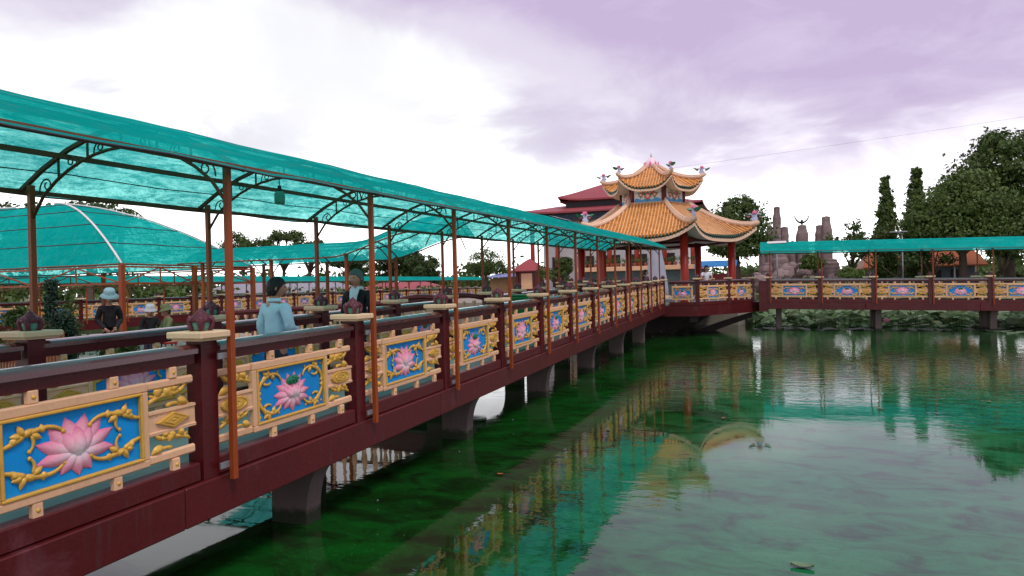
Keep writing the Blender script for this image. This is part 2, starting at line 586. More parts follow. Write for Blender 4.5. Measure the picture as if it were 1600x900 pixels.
    def petal(s, base, ang, L, Wd, bulge=.02, curl=.0, m=0, nu=7, nv=4, plane='xz', out=-1, thick=True):
        """painted relief petal in the xz plane pointing along ang (0 = up), bulging towards out*y"""
        bx, by, bz = base
        ca, sa = cos(ang), sin(ang)

        def f(u, v):
            w = Wd * (sin(pi * min(1, u * .96 + .04) ** .8) ** .8) * (1 if u < .97 else .25)
            x = (v - .5) * w
            d = bulge * (1 - (2 * v - 1) ** 2) * sin(pi * min(1, u + .12)) + curl * u * u
            if abs(v - .5) > .49:
                d = -.004
            z = u * L
            return (bx + x * ca + z * sa, by + out * d, bz - x * sa + z * ca)
        return s.grid(f, nu, nv, m, True, out > 0, lambda u, v: u * .72 + .62 * abs(v - .5) ** 1.3)

    def mesh(s, name, mats):
        me = bpy.data.meshes.new(name)
        me.from_pydata(s.v, [], s.f)
        for m in (mats if isinstance(mats, (list, tuple)) else [mats]):
            me.materials.append(m)
        me.polygons.foreach_set('material_index', s.m)
        me.polygons.foreach_set('use_smooth', s.s)
        if any(s.t):
            a = me.attributes.new('t', 'FLOAT', 'POINT')
            a.data.foreach_set('value', s.t)
        me.update()
        return me

    def build(s, name, mats, parent=None, loc=None, rot=None):
        return obj(name, s.mesh(name, mats), parent, loc, rot)


def obj(name, me, parent=None, loc=None, rot=None):
    o = bpy.data.objects.new(name, me)
    COL.objects.link(o)
    if parent:
        o.parent = parent
    if loc is not None:
        o.location = loc
    if rot is not None:
        o.rotation_euler = rot
    return o


def tag(o, label, cat, group=None):
    o['label'] = label
    o['category'] = cat
    if group:
        o['group'] = group
    return o


def thing(name, label, cat, loc=(0, 0, 0), rotz=0, group=None):
    o = obj(name, None, None, loc, (0, 0, rotz))
    o.empty_display_size = .2
    return tag(o, label, cat, group)


def struct(o):
    o['kind'] = 'structure'
    return o


def stuff(o):
    o['kind'] = 'stuff'
    return o


def clothoid(x, z, head, L, k0, k1, n=12):
    """plane curve with curvature running from k0 to k1"""
    pts = [(x, z)]
    ds = L / n
    for i in range(n):
        head += (k0 + (k1 - k0) * (i + .5) / n) * ds
        x += cos(head) * ds
        z += sin(head) * ds
        pts.append((x, z))
    return pts

# ------------------------------------------------------------------ the setting: water, ground, island
g = G()
g.add([(-600, -600, 0), (600, -600, 0), (600, 600, 0), (-600, 600, 0)], [(0, 1, 2, 3)])
struct(g.build('water', WATER))

PX0, PX1, PY0, PY1 = -34., 90., -60., 60.


def ground_mesh():
    g = G()
    xs = [-3000, -700, -200, -90, -60, PX0 - 1.2, PX0, 0, 40, PX1, PX1 + 1.2, 150, 700, 3000]
    ys = [-3000, -700, -200, PY0 - 1.2, PY0, 0, 40, PY1, PY1 + 1.2, 75, 100, 200, 700, 3000]
    for i in range(len(xs) - 1):
        for j in range(len(ys) - 1):
            if xs[i] >= PX0 and xs[i + 1] <= PX1 and ys[j] >= PY0 and ys[j + 1] <= PY1:
                continue
            g.add([(xs[i], ys[j], 1.25), (xs[i + 1], ys[j], 1.25), (xs[i + 1], ys[j + 1], 1.25), (xs[i], ys[j + 1], 1.25)],
                  [(0, 1, 2, 3)])
    g.add([(PX0, PY0, -1), (PX1, PY0, -1), (PX1, PY1, -1), (PX0, PY1, -1), (PX0, PY0, 1.25), (PX1, PY0, 1.25), (PX1, PY1, 1.25), (PX0, PY1, 1.25)],
          [(0, 4, 5, 1), (1, 5, 6, 2), (2, 6, 7, 3), (3, 7, 4, 0)])
    return g


struct(ground_mesh().build('ground', GROUND))
g = G()
isl = [(-25, 8.6), (-13.2, 8.6), (-12.6, 9.2), (-12.6, 19.6), (-13.4, 20.4), (-25, 20.4), (-26, 19), (-26, 9.6)]
g.poly(isl, -1, .92)
struct(g.build('island_terrace', PAVE))

# ------------------------------------------------------------------ lotus railing panels
ZT0, ZT1, ZB0, ZB1 = 1.735, 1.80, 1.18, 1.235       # frame bands
CZ = (ZT0 + ZB1) / 2
YF = (0, 1, 0)


def lotus(kind, k=1.0):
    g = G()
    y = .028
    rad = radians
    bz = CZ - .055
    if kind == 'A':
        for a in (-40, -14, 14, 40):
            g.petal((0, y, bz), rad(a), .285, .15, .020)
        for a in (-66, 66):
            g.petal((0, y - .004, bz), rad(a), .29, .125, .022)
        for a in (-96, 96):
            g.petal((0, y - .004, bz), rad(a), .27, .12, .022)
        for a in (-143, 150, 178):
            g.petal((0, y - .006, bz + .01), rad(a), .19, .115, .020)
        for a in (-30, 30):
            g.petal((0, y - .012, bz - .005), rad(a), .205, .145, .030)
        g.petal((0, y - .016, bz - .02), 0, .215, .17, .036)
    else:
        for a in (-58, -35, -12, 12, 35, 58):
            g.petal((0, y, bz), rad(a), .25, .115, .020)
        for a in (-84, 84, -108, 108):
            g.petal((0, y - .004, bz), rad(a), .255, .11, .022)
        for a in (-140, 140, 180):
            g.petal((0, y - .006, bz), rad(a), .18, .11, .020)
        for a in (-52, 52, -28, 28):
            g.petal((0, y - .016, bz - .02), rad(a), .165, .11, .034)
        g.petal((0, y - .022, bz - .03), 0, .165, .14, .038)
    g.v = [(x * 1.02, y, bz + (z - bz) * .88) for x, y, z in g.v]
    return g.mesh('lotus_flower', PINK)


def seedpod():
    g = G()

    def f(u, v):
        a = 2 * pi * v
        return (.095 * u * cos(a), .012 - .020 * (1 - u * u), CZ + .085 + .05 * u * sin(a))
    g.grid(f, 4, 14, 0, True)
    for i in range(9):
        a = i * 2.4
        r = .024 * sqrt(i)
        g.lathe([(.011, 0), (.009, .006), (.001, .009)], 6, (0, 0, 0))
        for q in range(-18, 0):
            x, yy, z = g.v[q]
            g.v[q] = (x + r * cos(a), -.010 - z, CZ + .085 + yy + r * .6 * sin(a))
    return g.mesh('seed_pod', PODG)


def tubeg(g, pts, r0, r1, y=.02, n=6, flat=.55):
    k = len(pts)
    rr = [1.05 * (r0 + (r1 - r0) * (i / (k - 1))) for i in range(k)]
    rr = [r * (1 if 0 < i else .6) for i, r in enumerate(rr)]
    g.tube([(x, y, z) for x, z in pts], rr, n, 0, True, ((0, 1, 0), flat))


def ball(g, x, y, z, r, m=0, n=8, fl=.6):
    prof = [(r * sin(pi * i / 5), -r * cos(pi * i / 5)) for i in range(6)]
    prof[0] = (r * .05, -r)
    prof[-1] = (r * .05, r)
    o = len(g.v)
    g.lathe(prof, n, (0, 0, 0), m)
    for q in range(o, len(g.v)):
        a, b, c = g.v[q]
        g.v[q] = (x + a, y + b * fl, z + c)


def corner_scroll(hw, sxn, szn, kind):
    g = G()
    jx, jz = (hw - .155, .125)
    if kind == 'A':
        a = clothoid(jx, jz, radians(165), .27, -1.0, 9.0, 14)
        tubeg(g, a, .020, .011)
        ball(g, a[-1][0], .018, a[-1][1], .017)
        b = clothoid(jx, jz, radians(-25), .22, -1.5, 9.0, 12)
        tubeg(g, b, .022, .007)
        c = clothoid(jx - .05, jz - .005, radians(-110), .11, 2, 22, 9)
        tubeg(g, c, .015, .008)
        ball(g, c[-1][0], .018, c[-1][1], .015)
        for an, L, px in ((25, .10, 0), (80, .08, .02), (-60, .09, 0), (-120, .09, -.05), (10, .07, -.12), (150, .08, .05)):
            g.petal((jx + px, .018, jz), radians(an), L * .8, .046, .016)
    else:
        a = clothoid(jx - .02, jz + .05, radians(170), .20, 1.0, 14.0, 12)
        tubeg(g, a, .021, .009)
        b = clothoid(jx - .02, jz + .05, radians(-15), .27, -3.0, -9.0, 13)
        tubeg(g, b, .023, .012)
        ball(g, b[-1][0], .018, b[-1][1], .019)
        c = clothoid(jx + .05, jz - .02, radians(-150), .10, -4, -20, 8)
        tubeg(g, c, .016, .008)
        for an, L, px in ((-20, .085, 0), (60, .085, 0), (170, .09, .04), (-150, .08, -.06)):
            g.petal((jx + px, .018, jz + .05), radians(an), L * .8, .045, .015)
        for (bx, bz) in ((hw - .05, .19), (hw - .30, .19), (hw - .05, -.02)):
            ball(g, bx, .025, bz, .013)
    g.v = [(x * sxn, y, CZ + z * szn) for x, y, z in g.v]
    if sxn * szn < 0:
        g.f = [f[::-1] for f in g.f]
    return g.mesh('corner_scroll', GOLD)


def side_scroll(x0, x1, z0, z1, flip):
    """carved open-work leaf scroll filling a rectangle"""
    g = G()
    w, h = x1 - x0, z1 - z0
    k = h / .16
    a = clothoid(-.5 * w, -.02, radians(40), w * .75, -6, 2, 12)
    tubeg(g, a, .016 * k, .022 * k, .025, 6, .8)
    b = clothoid(a[-1][0], a[-1][1], radians(10), w * .55, 10, 26, 12)
    tubeg(g, b, .022 * k, .012 * k, .02, 6, .8)
    ball(g, b[-1][0], .018, b[-1][1], .018 * k)
    c = clothoid(-.45 * w, .04 * k, radians(-35), w * .55, 4, 14, 10)
    tubeg(g, c, .014 * k, .018 * k, .03, 6, .8)
    d = clothoid(-.05 * w, -.06 * k, radians(20), w * .5, -3, -12, 10)
    tubeg(g, d, .018 * k, .010 * k, .03, 6, .8)
    for (px, pz, an) in ((-.3 * w, .02, 20), (-.12 * w, .03, 50), (.05 * w, .0, -30), (.2 * w, -.03, 110), (.1 * w, .04, 20)):
        g.petal((px, .02, pz * k), radians(an), .12 * k, .075 * k, .024)
    g.v = [(min(x1, max(x0, (x0 + x1) / 2 + (-x if flip else x))), y, min(z1, max(z0, (z0 + z1) / 2 + z))) for x, y, z in g.v]
    if flip:
        g.f = [f[::-1] for f in g.f]
    return g.mesh('side_scroll', GOLD)


def plaque(xc, kind, w=.15, h=.062):
    g = G()
    zc = 1.485
    n = 4 if kind == 'A' else 20
    rings = [(1.0, .012), (.96, -.006), (.80, -.008), (.76, -.002), (.62, -.002), (.58, -.010), (.30, -.010), (.26, -.004), (.04, -.012)]
    vs, fs = [], []
    for (q, y) in rings:
        for j in range(n):
            a = 2 * pi * j / n
            vs.append((xc + w * q * cos(a), y, zc + h * q * sin(a)))
    for i in range(len(rings) - 1):
        for j in range(n):
            a, b = i * n + j, i * n + (j + 1) % n
            fs.append((a, b, b + n, a + n))
    fs.append(tuple(range((len(rings) - 1) * n, len(rings) * n)))
    g.add(vs, fs)
    return g.mesh('side_plaque', GOLD)


def make_panel_set(kind, hw, hb):
    """list of (name, mesh, parent index or None); first entry is the panel itself"""
    P = []
    g = G()
    xo = hw + .05
    g.box((-xo, 0, ZT0), (xo, .06, ZT1), 0, .008)
    g.box((-xo, 0, ZB0), (xo, .06, ZB1), 0, .008)
    g.box((-xo, .002, ZB1), (-hw, .058, ZT0), 0, .006)
    g.box((hw, .002, ZB1), (xo, .058, ZT0), 0, .006)
    P.append(('panel_frame', g.mesh('panel_frame', CREAM)))
    g = G()
    for (a, b) in (((-hw, -.008, ZT0 - .022), (hw, .03, ZT0)), ((-hw, -.008, ZB1), (hw, .03, ZB1 + .022)),
                   ((-hw, -.007, ZB1 + .022), (-hw + .022, .03, ZT0 - .022)), ((hw - .022, -.007, ZB1 + .022), (hw, .03, ZT0 - .022))):
        g.box(a, b, 0, .006)
    P.append(('gold_moulding', g.mesh('gold_moulding', GOLD)))
    g = G()
    g.box((-hw + .001, .03, ZB1 + .001), (hw - .001, .05, ZT0 - .001))
    P.append(('blue_board', g.mesh('blue_board', BLUE)))
    me = lotus(kind)
    P.append(('lotus_flower', me))
    if kind == 'B':
        P.append(('seed_pod', seedpod()))
    if hw < .45:
        for name, m in P[3:]:
            for v in m.vertices:
                v.co.x *= hw / .48
    for a in (-1, 1):
        for b in (-1, 1):
            P.append(('corner_scroll', corner_scroll(hw, a, b, kind)))
    if hb - xo > .12:
        for sgn in (-1, 1):
            e = hb - .02
            for (z0, z1) in ((1.735, 1.80), (1.395, 1.575), (1.18, 1.25)):
                g = G()
                if z1 - z0 > .1:
                    g.poly([(.05, z0), (.006, z0), (.004, z0 + .02), (.016, z0 + .028), (.016, z1 - .028), (.004, z1 - .02), (.006, z1), (.05, z1)],
                           min(sgn * (xo + .001), sgn * e), max(sgn * (xo + .001), sgn * e), axis='x')
                else:
                    g.box((sgn * (xo + .001), .012, z0), (sgn * e, .052, z1), 0, .014)
                P.append(('side_slat', g.mesh('side_slat', CREAM)))
            P.append(('side_plaque', plaque(sgn * (xo + e) / 2, kind, (e - xo) * .36)))
            for (z0, z1, fl) in ((1.575, 1.735, sgn < 0), (1.25, 1.395, sgn > 0)):
                P.append(('side_scroll', side_scroll(min(sgn * (xo + .01), sgn * (e - .05)), max(sgn * (xo + .01), sgn * (e - .05)), z0, z1, fl)))
    ns = [-.78, -.28, .28, .78] if hb > .7 else [-.5, .5]
    for q in ns:
        for (z0, z1) in ((1.80, 1.885), (1.085, 1.18)):
            g = G()
            x = q * hb
            g.box((x - .034, .004, z0), (x + .034, .05, z1), 0, .006)
            ball(g, x, .004, (z0 + z1) / 2, .015, 1, 8, .6)
            P.append(('stub', g.mesh('stub', [CREAM, GOLD])))
    return P


def join_meshes(name, meshes):
    """several small meshes as one, for copies too far off to show their pieces"""
    bm = bmesh.new()
    mats = []
    for me in meshes:
        for m in me.materials:
            if m not in mats:
                mats.append(m)
    vs, fs, mi, sm = [], [], [], []
    for me in meshes:
        o = len(vs)
        vs += [tuple(v.co) for v in me.vertices]
        for p in me.polygons:
            fs.append(tuple(i + o for i in p.vertices))
            mi.append(mats.index(me.materials[p.material_index]))
            sm.append(p.use_smooth)
    out = bpy.data.meshes.new(name)
    out.from_pydata(vs, [], fs)
    for m in mats:
        out.materials.append(m)
    out.polygons.foreach_set('material_index', mi)
    out.polygons.foreach_set('use_smooth', sm)
    out.update()
    bm.free()
    return out


def lite(P):
    """the same panel with the small pieces joined by kind"""
    by = {}
    for n, me in P:
        by.setdefault(n, []).append(me)
    q = []
    fr = P[0][1]
    q.append(('panel_frame', fr))
    for n in ('gold_moulding', 'blue_board', 'lotus_flower', 'seed_pod'):
        if n in by:
            q.append((n, by[n][0]))
    for n, nn in (('corner_scroll', 'corner_scrolls'), ('side_slat', 'side_slats'), ('side_plaque', 'side_plaques'),
                  ('side_scroll', 'side_scrolls'), ('stub', 'stubs')):
        if n in by:
            q.append((n, join_meshes(nn, by[n])))
    return q


PAN = {}


def panel_set(kind, hw, hb, full):
    key = (kind, hw, hb)
    if key not in PAN:
        P = make_panel_set(kind, hw, hb)
        PAN[key] = (P, lite(P))
    return PAN[key][0 if full else 1]


def put_panel(root, kind, hw, hb, full, loc, rot):
    P = panel_set(kind, hw, hb, full)
    top = obj('railing_panel', P[0][1], root, loc, rot)
    for n, me in P[1:]:
        o = obj(n, me, top)
        if not full and n in ('corner_scroll', 'side_slat', 'side_plaque', 'side_scroll', 'stub'):
            o['kind'] = 'stuff'
    return top


# posts with caps and lotus bud finials
def post_meshes():
    g = G()
    g.box((-.085, -.085, .925), (.085, .085, 2.06), 0, .008)
    post = g.mesh('railing_post', MAROON)
    g = G()
    g.box((-.155, -.155, 2.06), (.155, .155, 2.078), 0, .004)
    g.box((-.185, -.185, 2.078), (.185, .185, 2.135), 0, .010)
    cap = g.mesh('post_cap', CAPM)
    g = G()
    # maroon hood with four lobed corners over green ovals
    g.lathe([(.055, 2.133), (.075, 2.15), (.088, 2.19), (.088, 2.225)], 16, m=1, fn=lambda a, z: .86)

    def hood(a, z):
        return 1 + .10 * abs(cos(2 * a + pi)) ** .5 * (1 - (z - 2.2) / .15)
    g.lathe([(.085, 2.218), (.094, 2.232), (.090, 2.25), (.070, 2.275), (.050, 2.295), (.030, 2.318), (.010, 2.338), (.002, 2.345)], 16, m=0, fn=hood)
    for k in range(4):
        a = pi / 4 + k * pi / 2
        g.tube([(cos(a) * r, sin(a) * r, z) for r, z in ((.060, 2.134), (.084, 2.16), (.092, 2.20), (.088, 2.24), (.072, 2.275))],
               [.024, .026, .030, .032, .016], 6, 0)
        a = k * pi / 2
        for sg in (-1, 1):
            g.tube([(cos(a + sg * t) * r, sin(a + sg * t) * r, z) for t, r, z in ((.72, .092, 2.20), (.45, .096, 2.232), (0.0, .094, 2.252))],
                   [.012, .013, .012], 5, 0)
    bud = g.mesh('lotus_bud', [BUDM, BUDG])
    return post, cap, bud


POST = post_meshes()


def put_post(root, loc, cap=True, bud=True):
    p = obj('railing_post', POST[0], root, loc)
    if cap:
        obj('post_cap', POST[1], p)
    if bud:
        b_ = obj('lotus_bud', POST[2], p, (0, 0, 2.135 * .1), (0, 0, R.uniform(-.12, .12)))
        b_.scale = (.9, .9, .9)
    return p


RAILC = {}


def rail_mesh(L):
    L = round(L, 3)
    if L in RAILC:
        return RAILC[L]
    h = L / 2
    g = G()
    n = 9
    # top rail: slightly crowned
    prof = [(-.085, 1.965), (-.085, 2.005)] + [(-.085 + .17 * i / n, 2.005 + .034 * sin(pi * i / n) ** .6) for i in range(1, n)] + [(.085, 2.005), (.085, 1.965)]
    g.poly(prof, -h, h, axis='x')
    top = g.mesh('handrail', RAILM)
    g = G()
    g.box((-h, -.045, 1.88), (h, .045, 1.968), 0, .004)
    sub = g.mesh('under_rail', MAROON)
    g = G()
    g.box((-h, -.07, .94), (h, .08, 1.09), 0, .01)
    kerb = g.mesh('kerb', MAROON2)
    RAILC[L] = (top, sub, kerb)
    return RAILC[L]


def rail_bay(root, L, loc, rot):
    a, b, c = rail_mesh(L)
    h = obj('handrail', a, root, loc, rot)
    obj('under_rail', b, h)
    obj('kerb', c, root, loc, rot)


def footbridge(root, xs, gsl, full_until, kinds=0, gap=(), cap_from=None, near=True, far=True, simple=False):
    """railings, deck and beams of a straight walkway along local x; xs are the post stations"""
    ry = -atan(gsl)
    zf = lambda x: gsl * x
    yo = 1.10
    for side in ((-1,) if not far else (-1, 1)):
        yy = -1.015 if side < 0 else 1.015
        for i, x in enumerate(xs):
            put_post(root, (x, yy, zf(x)))
            if i == len(xs) - 1:
                break
            if side > 0 and i in gap:
                continue
            xb = xs[i + 1]
            xc = (x + xb) / 2
            L = xb - x - .172
            rail_bay(root, L, (xc, yy, zf(xc)), (0, ry, 0))
            kind = 'AB'[(i + kinds + (side > 0)) % 2]
            put_panel(root, kind, .50, round((xb - x) / 2 - .085, 3), side < 0 and i in full_until,
                      (xc, yy - .06, zf(xc)), (0, ry, 0))
    x0, x1 = xs[0] - .3, xs[-1] + .1
    sh = Matrix(((1, 0, 0, 0), (0, 1, 0, 0), (gsl, 0, 1, 0), (0, 0, 0, 1)))
    for s_ in (-1, 1):
        xa = x0
        while xa < x1 - .05:
            xb = min(x1, xa + 4.38)
            g = G()
            g.box((xa + .003, s_ * 1.125, .62), (xb - .003, s_ * .86, .935), 0, .010, sh)
            g.build('edge_beam', MAROON2, root)
            xa = xb
    g = G()
    g.box((x0, -.859, .82), (x1, .859, 1.02), 0, 0, sh)
    g.build('deck', DECKM, root)
    for k in range(int((x1 - x0) / 2.19)):
        x = x0 + 1.0 + k * 2.19
        g = G()
        g.box((x - .1, -.858, .63 + zf(x)), (x + .1, .858, .819 + zf(x)))
        g.build('cross_beam', CONC, root)


PIERC = {}


def pier_mesh(h):
    """one bridge column, flared outwards at the top like a bracket"""
    h = round(h, 3)
    if h in PIERC:
        return PIERC[h]
    g = G()
    n = 8
    out = [(-.82, -.9)]
    for i in range(n + 1):
        a = i / n * pi / 2
        out.append((-.82 - .26 * (1 - cos(a)), h - .55 + .55 * sin(a)))
    g.poly(out + [(-.38, h), (-.38, -.9)], -.12, .12, axis='x')
    PIERC[h] = g.mesh('pier_column', CONC)
    return PIERC[h]


def put_piers(root, x, h, dz=0, off=0.0):
    obj('pier_column', pier_mesh(h), root, (x, 0, dz))
    obj('pier_column', pier_mesh(h), root, (x + off, 0, dz), (0, 0, pi))


# ------------------------------------------------------------------ green shade canopies
def scroll_mesh(sg):
    g = G()
    pts = clothoid(-.075 * sg, -.11, pi / 2 if sg > 0 else pi / 2, .40, -sg * 2, -sg * 34, 16)
    g.tube([(0, px, pz) for px, pz in pts], .0085, 4, 0, True)
    return g.mesh('iron_scroll', STEELD)


SCROLL = {1: scroll_mesh(1), -1: scroll_mesh(-1)}


def canopy_prof(v, half=1.36, eave=3.48, rise=.50):
    y = (v * 2 - 1) * half
    return y, eave + rise * (1 - abs(v * 2 - 1) ** 1.75)


def canopy(root, xs, gsl, eave=3.48, rise=.50, half=1.36, over=(.7, .7), scrolls=True, wires=True, posts_base=.895, far=True, nseg=4, low=0):
    zf = lambda x: gsl * x
    x0, x1 = xs[0] - over[0], xs[-1] + over[1]
    pz = eave - .07
    for i, x in enumerate(xs):
        for sd in (-1, 1):
            g = G()
            zb = posts_base if sd < 0 else posts_base + .1
            g.box((-.026, -.026, zb), (.026, .026, pz + .10), 0, .005)
            o = g.build('post', STEEL, root, (x, sd * 1.18, zf(x)))
            if sd < 0 and scrolls:
                g = G()
                for z in (1.0, 1.90):
                    g.box((-.12, .022, z), (-.02, .036, z + .05), 0, 0)
                    g.lathe([(.012, 0), (.012, .02), (.004, .026)], 6)
                g.build('bracket', GREYMET, o)
        # truss: two rafters and a bottom arch
        g = G()
        n = 8
        P = [canopy_prof(k / n, half, eave, rise) for k in range(n + 1)]
        for k in range(n):
            g.bar((0, P[k][0], P[k][1] - .035), (0, P[k + 1][0], P[k + 1][1] - .035), .035, .035)
        tr = g.build('truss_rafter', STEELD, root, (x, 0, zf(x)))
        g = G()
        A = []
        for k in range(15):
            y = -1.18 + 2.36 * k / 14
            A.append((0, y, eave - .30 + (rise + .08) * (1 - abs(y / 1.18) ** 2.0) ** .75))
        g.tube(A, .016, 5)
        for y in (-.80, -.42, 0, .42, .80):
            za = eave - .30 + (rise + .08) * (1 - abs(y / 1.18) ** 2.0) ** .75
            zb = canopy_prof((y / half + 1) / 2, half, eave, rise)[1] - .04
            if zb > za + .02:
                g.bar((0, y, za), (0, y, zb), .016)
        g.build('truss_arch', STEELD, tr)
        if scrolls:
            for y, sg in ((-.98, 1), (-.62, -1), (-.28, 1), (.28, -1), (.62, 1), (.98, -1)):
                za = eave - .30 + (rise + .08) * (1 - abs(y / 1.18) ** 2.0) ** .75
                zb = canopy_prof((y / half + 1) / 2, half, eave, rise)[1] - .04
                o = obj('iron_scroll', SCROLL[sg], tr, (0, y, (za + zb) / 2))
                k = min(1.15, max(.5, (zb - za) / .22))
                o.scale = (1, k, k)
    for y, w in ((-half + .02, .04), (half - .02, .04), (-.72, .035), (.72, .045), (0, .04)):
        z = canopy_prof((y / half + 1) / 2, half, eave, rise)[1] - .075
        if abs(y) > 1.2:
            z += .045
        g = G()
        g.bar((x0, y, z + zf(x0)), (x1, y, z + zf(x1)), w, w)
        g.build('purlin', STEELD, root)
    if wires:
        for q in (.12, .22, .34, .44, .58, .68, .80, .90):
            y, z = canopy_prof(q, half, eave, rise)
            g = G()
            pts = []
            for k in range(len(xs) * 2 + 1):
                x = x0 + (x1 - x0) * k / (len(xs) * 2)
                pts.append((x, y, z - .012 + zf(x) + (.012 if k % 2 else -.01)))
            g.tube(pts, .006, 4, cap=False)
            g.build('support_wire', WIRE, root)
    # the net
    N = max(8, nseg * len(xs))
    nv = 20

    def f(u, v):
        x = x0 + (x1 - x0) * u
        y, z = canopy_prof(v, half + .03, eave, rise)
        ph = (x - xs[0]) / (xs[1] - xs[0])
        sag = -.016 * sin(pi * ph) ** 2 * sin(2 * pi * v) ** 2
        wr = .006 * mnoise.noise(Vector((x * 1.9, y * 2.7, 3.0 + root.location.x)))
        edge = .0
        if v < .02 or v > .98:
            edge = -.035 + .02 * mnoise.noise(Vector((x * 2.5, y, 9.0)))
        return (x, y, z + zf(x) + sag + wr + edge)
    g = G()
    g.grid(f, N, nv, 0, True, True)
    g.build('net_cover', NET, root)
    # rolled eave edge
    for vv in (0, 1):
        pts = [Vector(f(k / N, vv)) + Vector((0, 0, .0)) for k in range(N + 1)]
        g = G()
        g.tube(pts, .009, 5)
        g.build('net_hem', STEELD if vv else WIRE, root)


# main walkway: local x runs away from the camera side (world +Y)
GS = .017
L = 2.19
mb = thing('footbridge', 'long maroon footbridge with lotus railing panels running from the left foreground to the pavilion', 'bridge', (-5.37, 4.34, 0), pi / 2)
stations = [L * i for i in range(-4, 13)]
footbridge(mb, stations, GS, set(range(0, 14)), kinds=1, gap=(8,))
for yp in (-2.4, 1.8, 6.0, 10.05, 14.2, 18.4, 22.45, 26.65):
    x = yp - 4.34
    put_piers(mb, x, .62 + GS * x, 0, 1.75)
mc = thing('shade_canopy', 'long green net canopy on orange-brown steel posts over the left footbridge', 'canopy', (-5.37, 4.49, 0), pi / 2)
canopy(mc, [L * i for i in range(-4, 12)], GS, over=(.7, 1.2))
# pale patch where the net was mended
g = G()


def patch(x0, x1, v0, v1):
    def f(u, v):
        x = x0 + (x1 - x0) * u
        y, z = canopy_prof(v0 + (v1 - v0) * v, 1.39)
        return (x, y, z + GS * x + .03)
    return f


g.grid(patch(11.1, 12.6, .26, .38), 4, 4, 0, True, True)
g.build('net_patch', WHITE, mc)

# ------------------------------------------------------------------ right hand walkway
L2 = 2.21
G2 = -.02
rbg = thing('footbridge', 'level maroon footbridge with lotus panels crossing from the pavilion to the right edge', 'bridge', (0, 35.4, .46))
st2 = [L2 * i for i in range(0, 9)]
footbridge(rbg, st2, G2, set(range(0, 6)), kinds=0)
g = G()
g.box((-.42, -1.12, .50), (-.02, -.95, 1.94), 0, .01)
g.build('end_pier_block', MAROON2, rbg)
for x in (.45, 4.62, 9.0, 13.4):
    put_piers(rbg, x, .62 + G2 * x + .46, -.46)
rc = thing('shade_canopy', 'green net canopy on thin posts over the right-hand footbridge', 'canopy', (0.1, 35.4, .46))
canopy(rc, st2[:-1], G2, eave=3.32, rise=.50, over=(.42, 1.0), scrolls=False, wires=False)
g = G()
g.grid(lambda u, v: (-.1 + .85 * u, -.62 + .6 * v, canopy_prof(((-.62 + .6 * v) / 1.36 + 1) / 2, 1.36, 3.32)[1] + .03), 4, 6, 0, True, True)
g.build('net_patch', WHITE, rc)

# ------------------------------------------------------------------ pavilion
PC = Vector((-5.45, 35.2, 0))
pv = thing('pavilion', 'hexagonal pavilion with two tiers of orange tiled roof on red pillars above the water', 'pavilion', PC)
PZ = .47
RP = 5.1
hexv = [Vector((RP * cos(radians(60 * k)), RP * sin(radians(60 * k)), 0)) for k in range(6)]


def hexpoly(r, k0=0):
    return [(r * cos(radians(60 * k + k0)), r * sin(radians(60 * k + k0))) for k in range(6)]


g = G()
g.poly(hexpoly(RP), .46 + PZ, .935 + PZ)
g.build('platform_beam', MAROON2, pv)
g = G()
g.poly(hexpoly(RP - .2), .936 + PZ, 1.028 + PZ)
g.build('platform_floor', DECKM, pv)
g = G()
g.poly(hexpoly(1.7), -1, .458 + PZ)
g.build('central_pier', DCONC, pv)
for k in range(6):
    a = radians(60 * k)
    g = G()
    n = 8
    pts = []
    for i in range(n + 1):
        q = i / n
        pts.append((1.5 + 3.2 * q, -.5 + 1.40 * q ** .62))
    low = [(x + .12 * (1 - i / n), z - .38 * (1 - .35 * i / n)) for i, (x, z) in enumerate(pts)]
    outl = pts + low[::-1]
    g.poly(outl, -.2, .2, axis='y')
    g.build('bracket_arm', DCONC, pv, rot=(0, 0, a))


def facet(A, B, n, hw=None, start=True, end=True, full=True, kinds=('B', 'A')):
    A, B = Vector(A), Vector(B)
    d = B - A
    LL = d.length
    an = math.atan2(d.y, d.x)
    ux = d / LL
    inw = Vector((-ux.y, ux.x, 0)) * .085
    step = LL / n
    for i in range(n + 1):
        if (i == 0 and not start) or (i == n and not end):
            continue
        p = A + ux * step * i + inw
        put_post(pv, (p.x, p.y, PZ), bud=True)
    for i in range(n):
        c = A + ux * step * (i + .5) + inw
        rail_bay(pv, step - .172, (c.x, c.y, PZ), (0, 0, an))
        off = Vector((-ux.y, ux.x, 0)) * -.06
        put_panel(pv, kinds[i % 2], hw or .5, round(step / 2 - .085, 3), full, (c.x + off.x, c.y + off.y, PZ), (0, 0, an))


v300, v240, v0 = hexv[5], hexv[4], hexv[0]
facet((1.25, v300.y, 0), v300, 1, .40, start=False, kinds=('B', 'A'))
u = (v0 - v300).normalized()
endp = v300 + u * 4.55
facet(v300, v300 + u * 2.5, 1, .42, start=False, kinds=('A', 'B'))
facet(v300 + u * 2.5, endp, 1, .42, start=False, kinds=('B', 'A'))
facet(v240, (-1.1, v240.y, 0), 1, .36, end=False)
facet(hexv[3], v240, 2, .5, end=False, full=False)
facet(hexv[2], hexv[3], 2, .5, end=False, full=False)
facet(hexv[0] + (hexv[1] - hexv[0]) * .25, hexv[1], 2, .45, full=False)

RPIL = 3.8
for k in range(6):
    a = radians(60 * k)
    g = G()
    r = .185
    g.lathe([(r * 1.25, 1.49), (r * 1.25, 1.60), (r * 1.02, 1.66), (r, 1.75), (r * .97, 4.75)], 20)
    g.build('pillar', RED, pv, (RPIL * cos(a), RPIL * sin(a), 0))


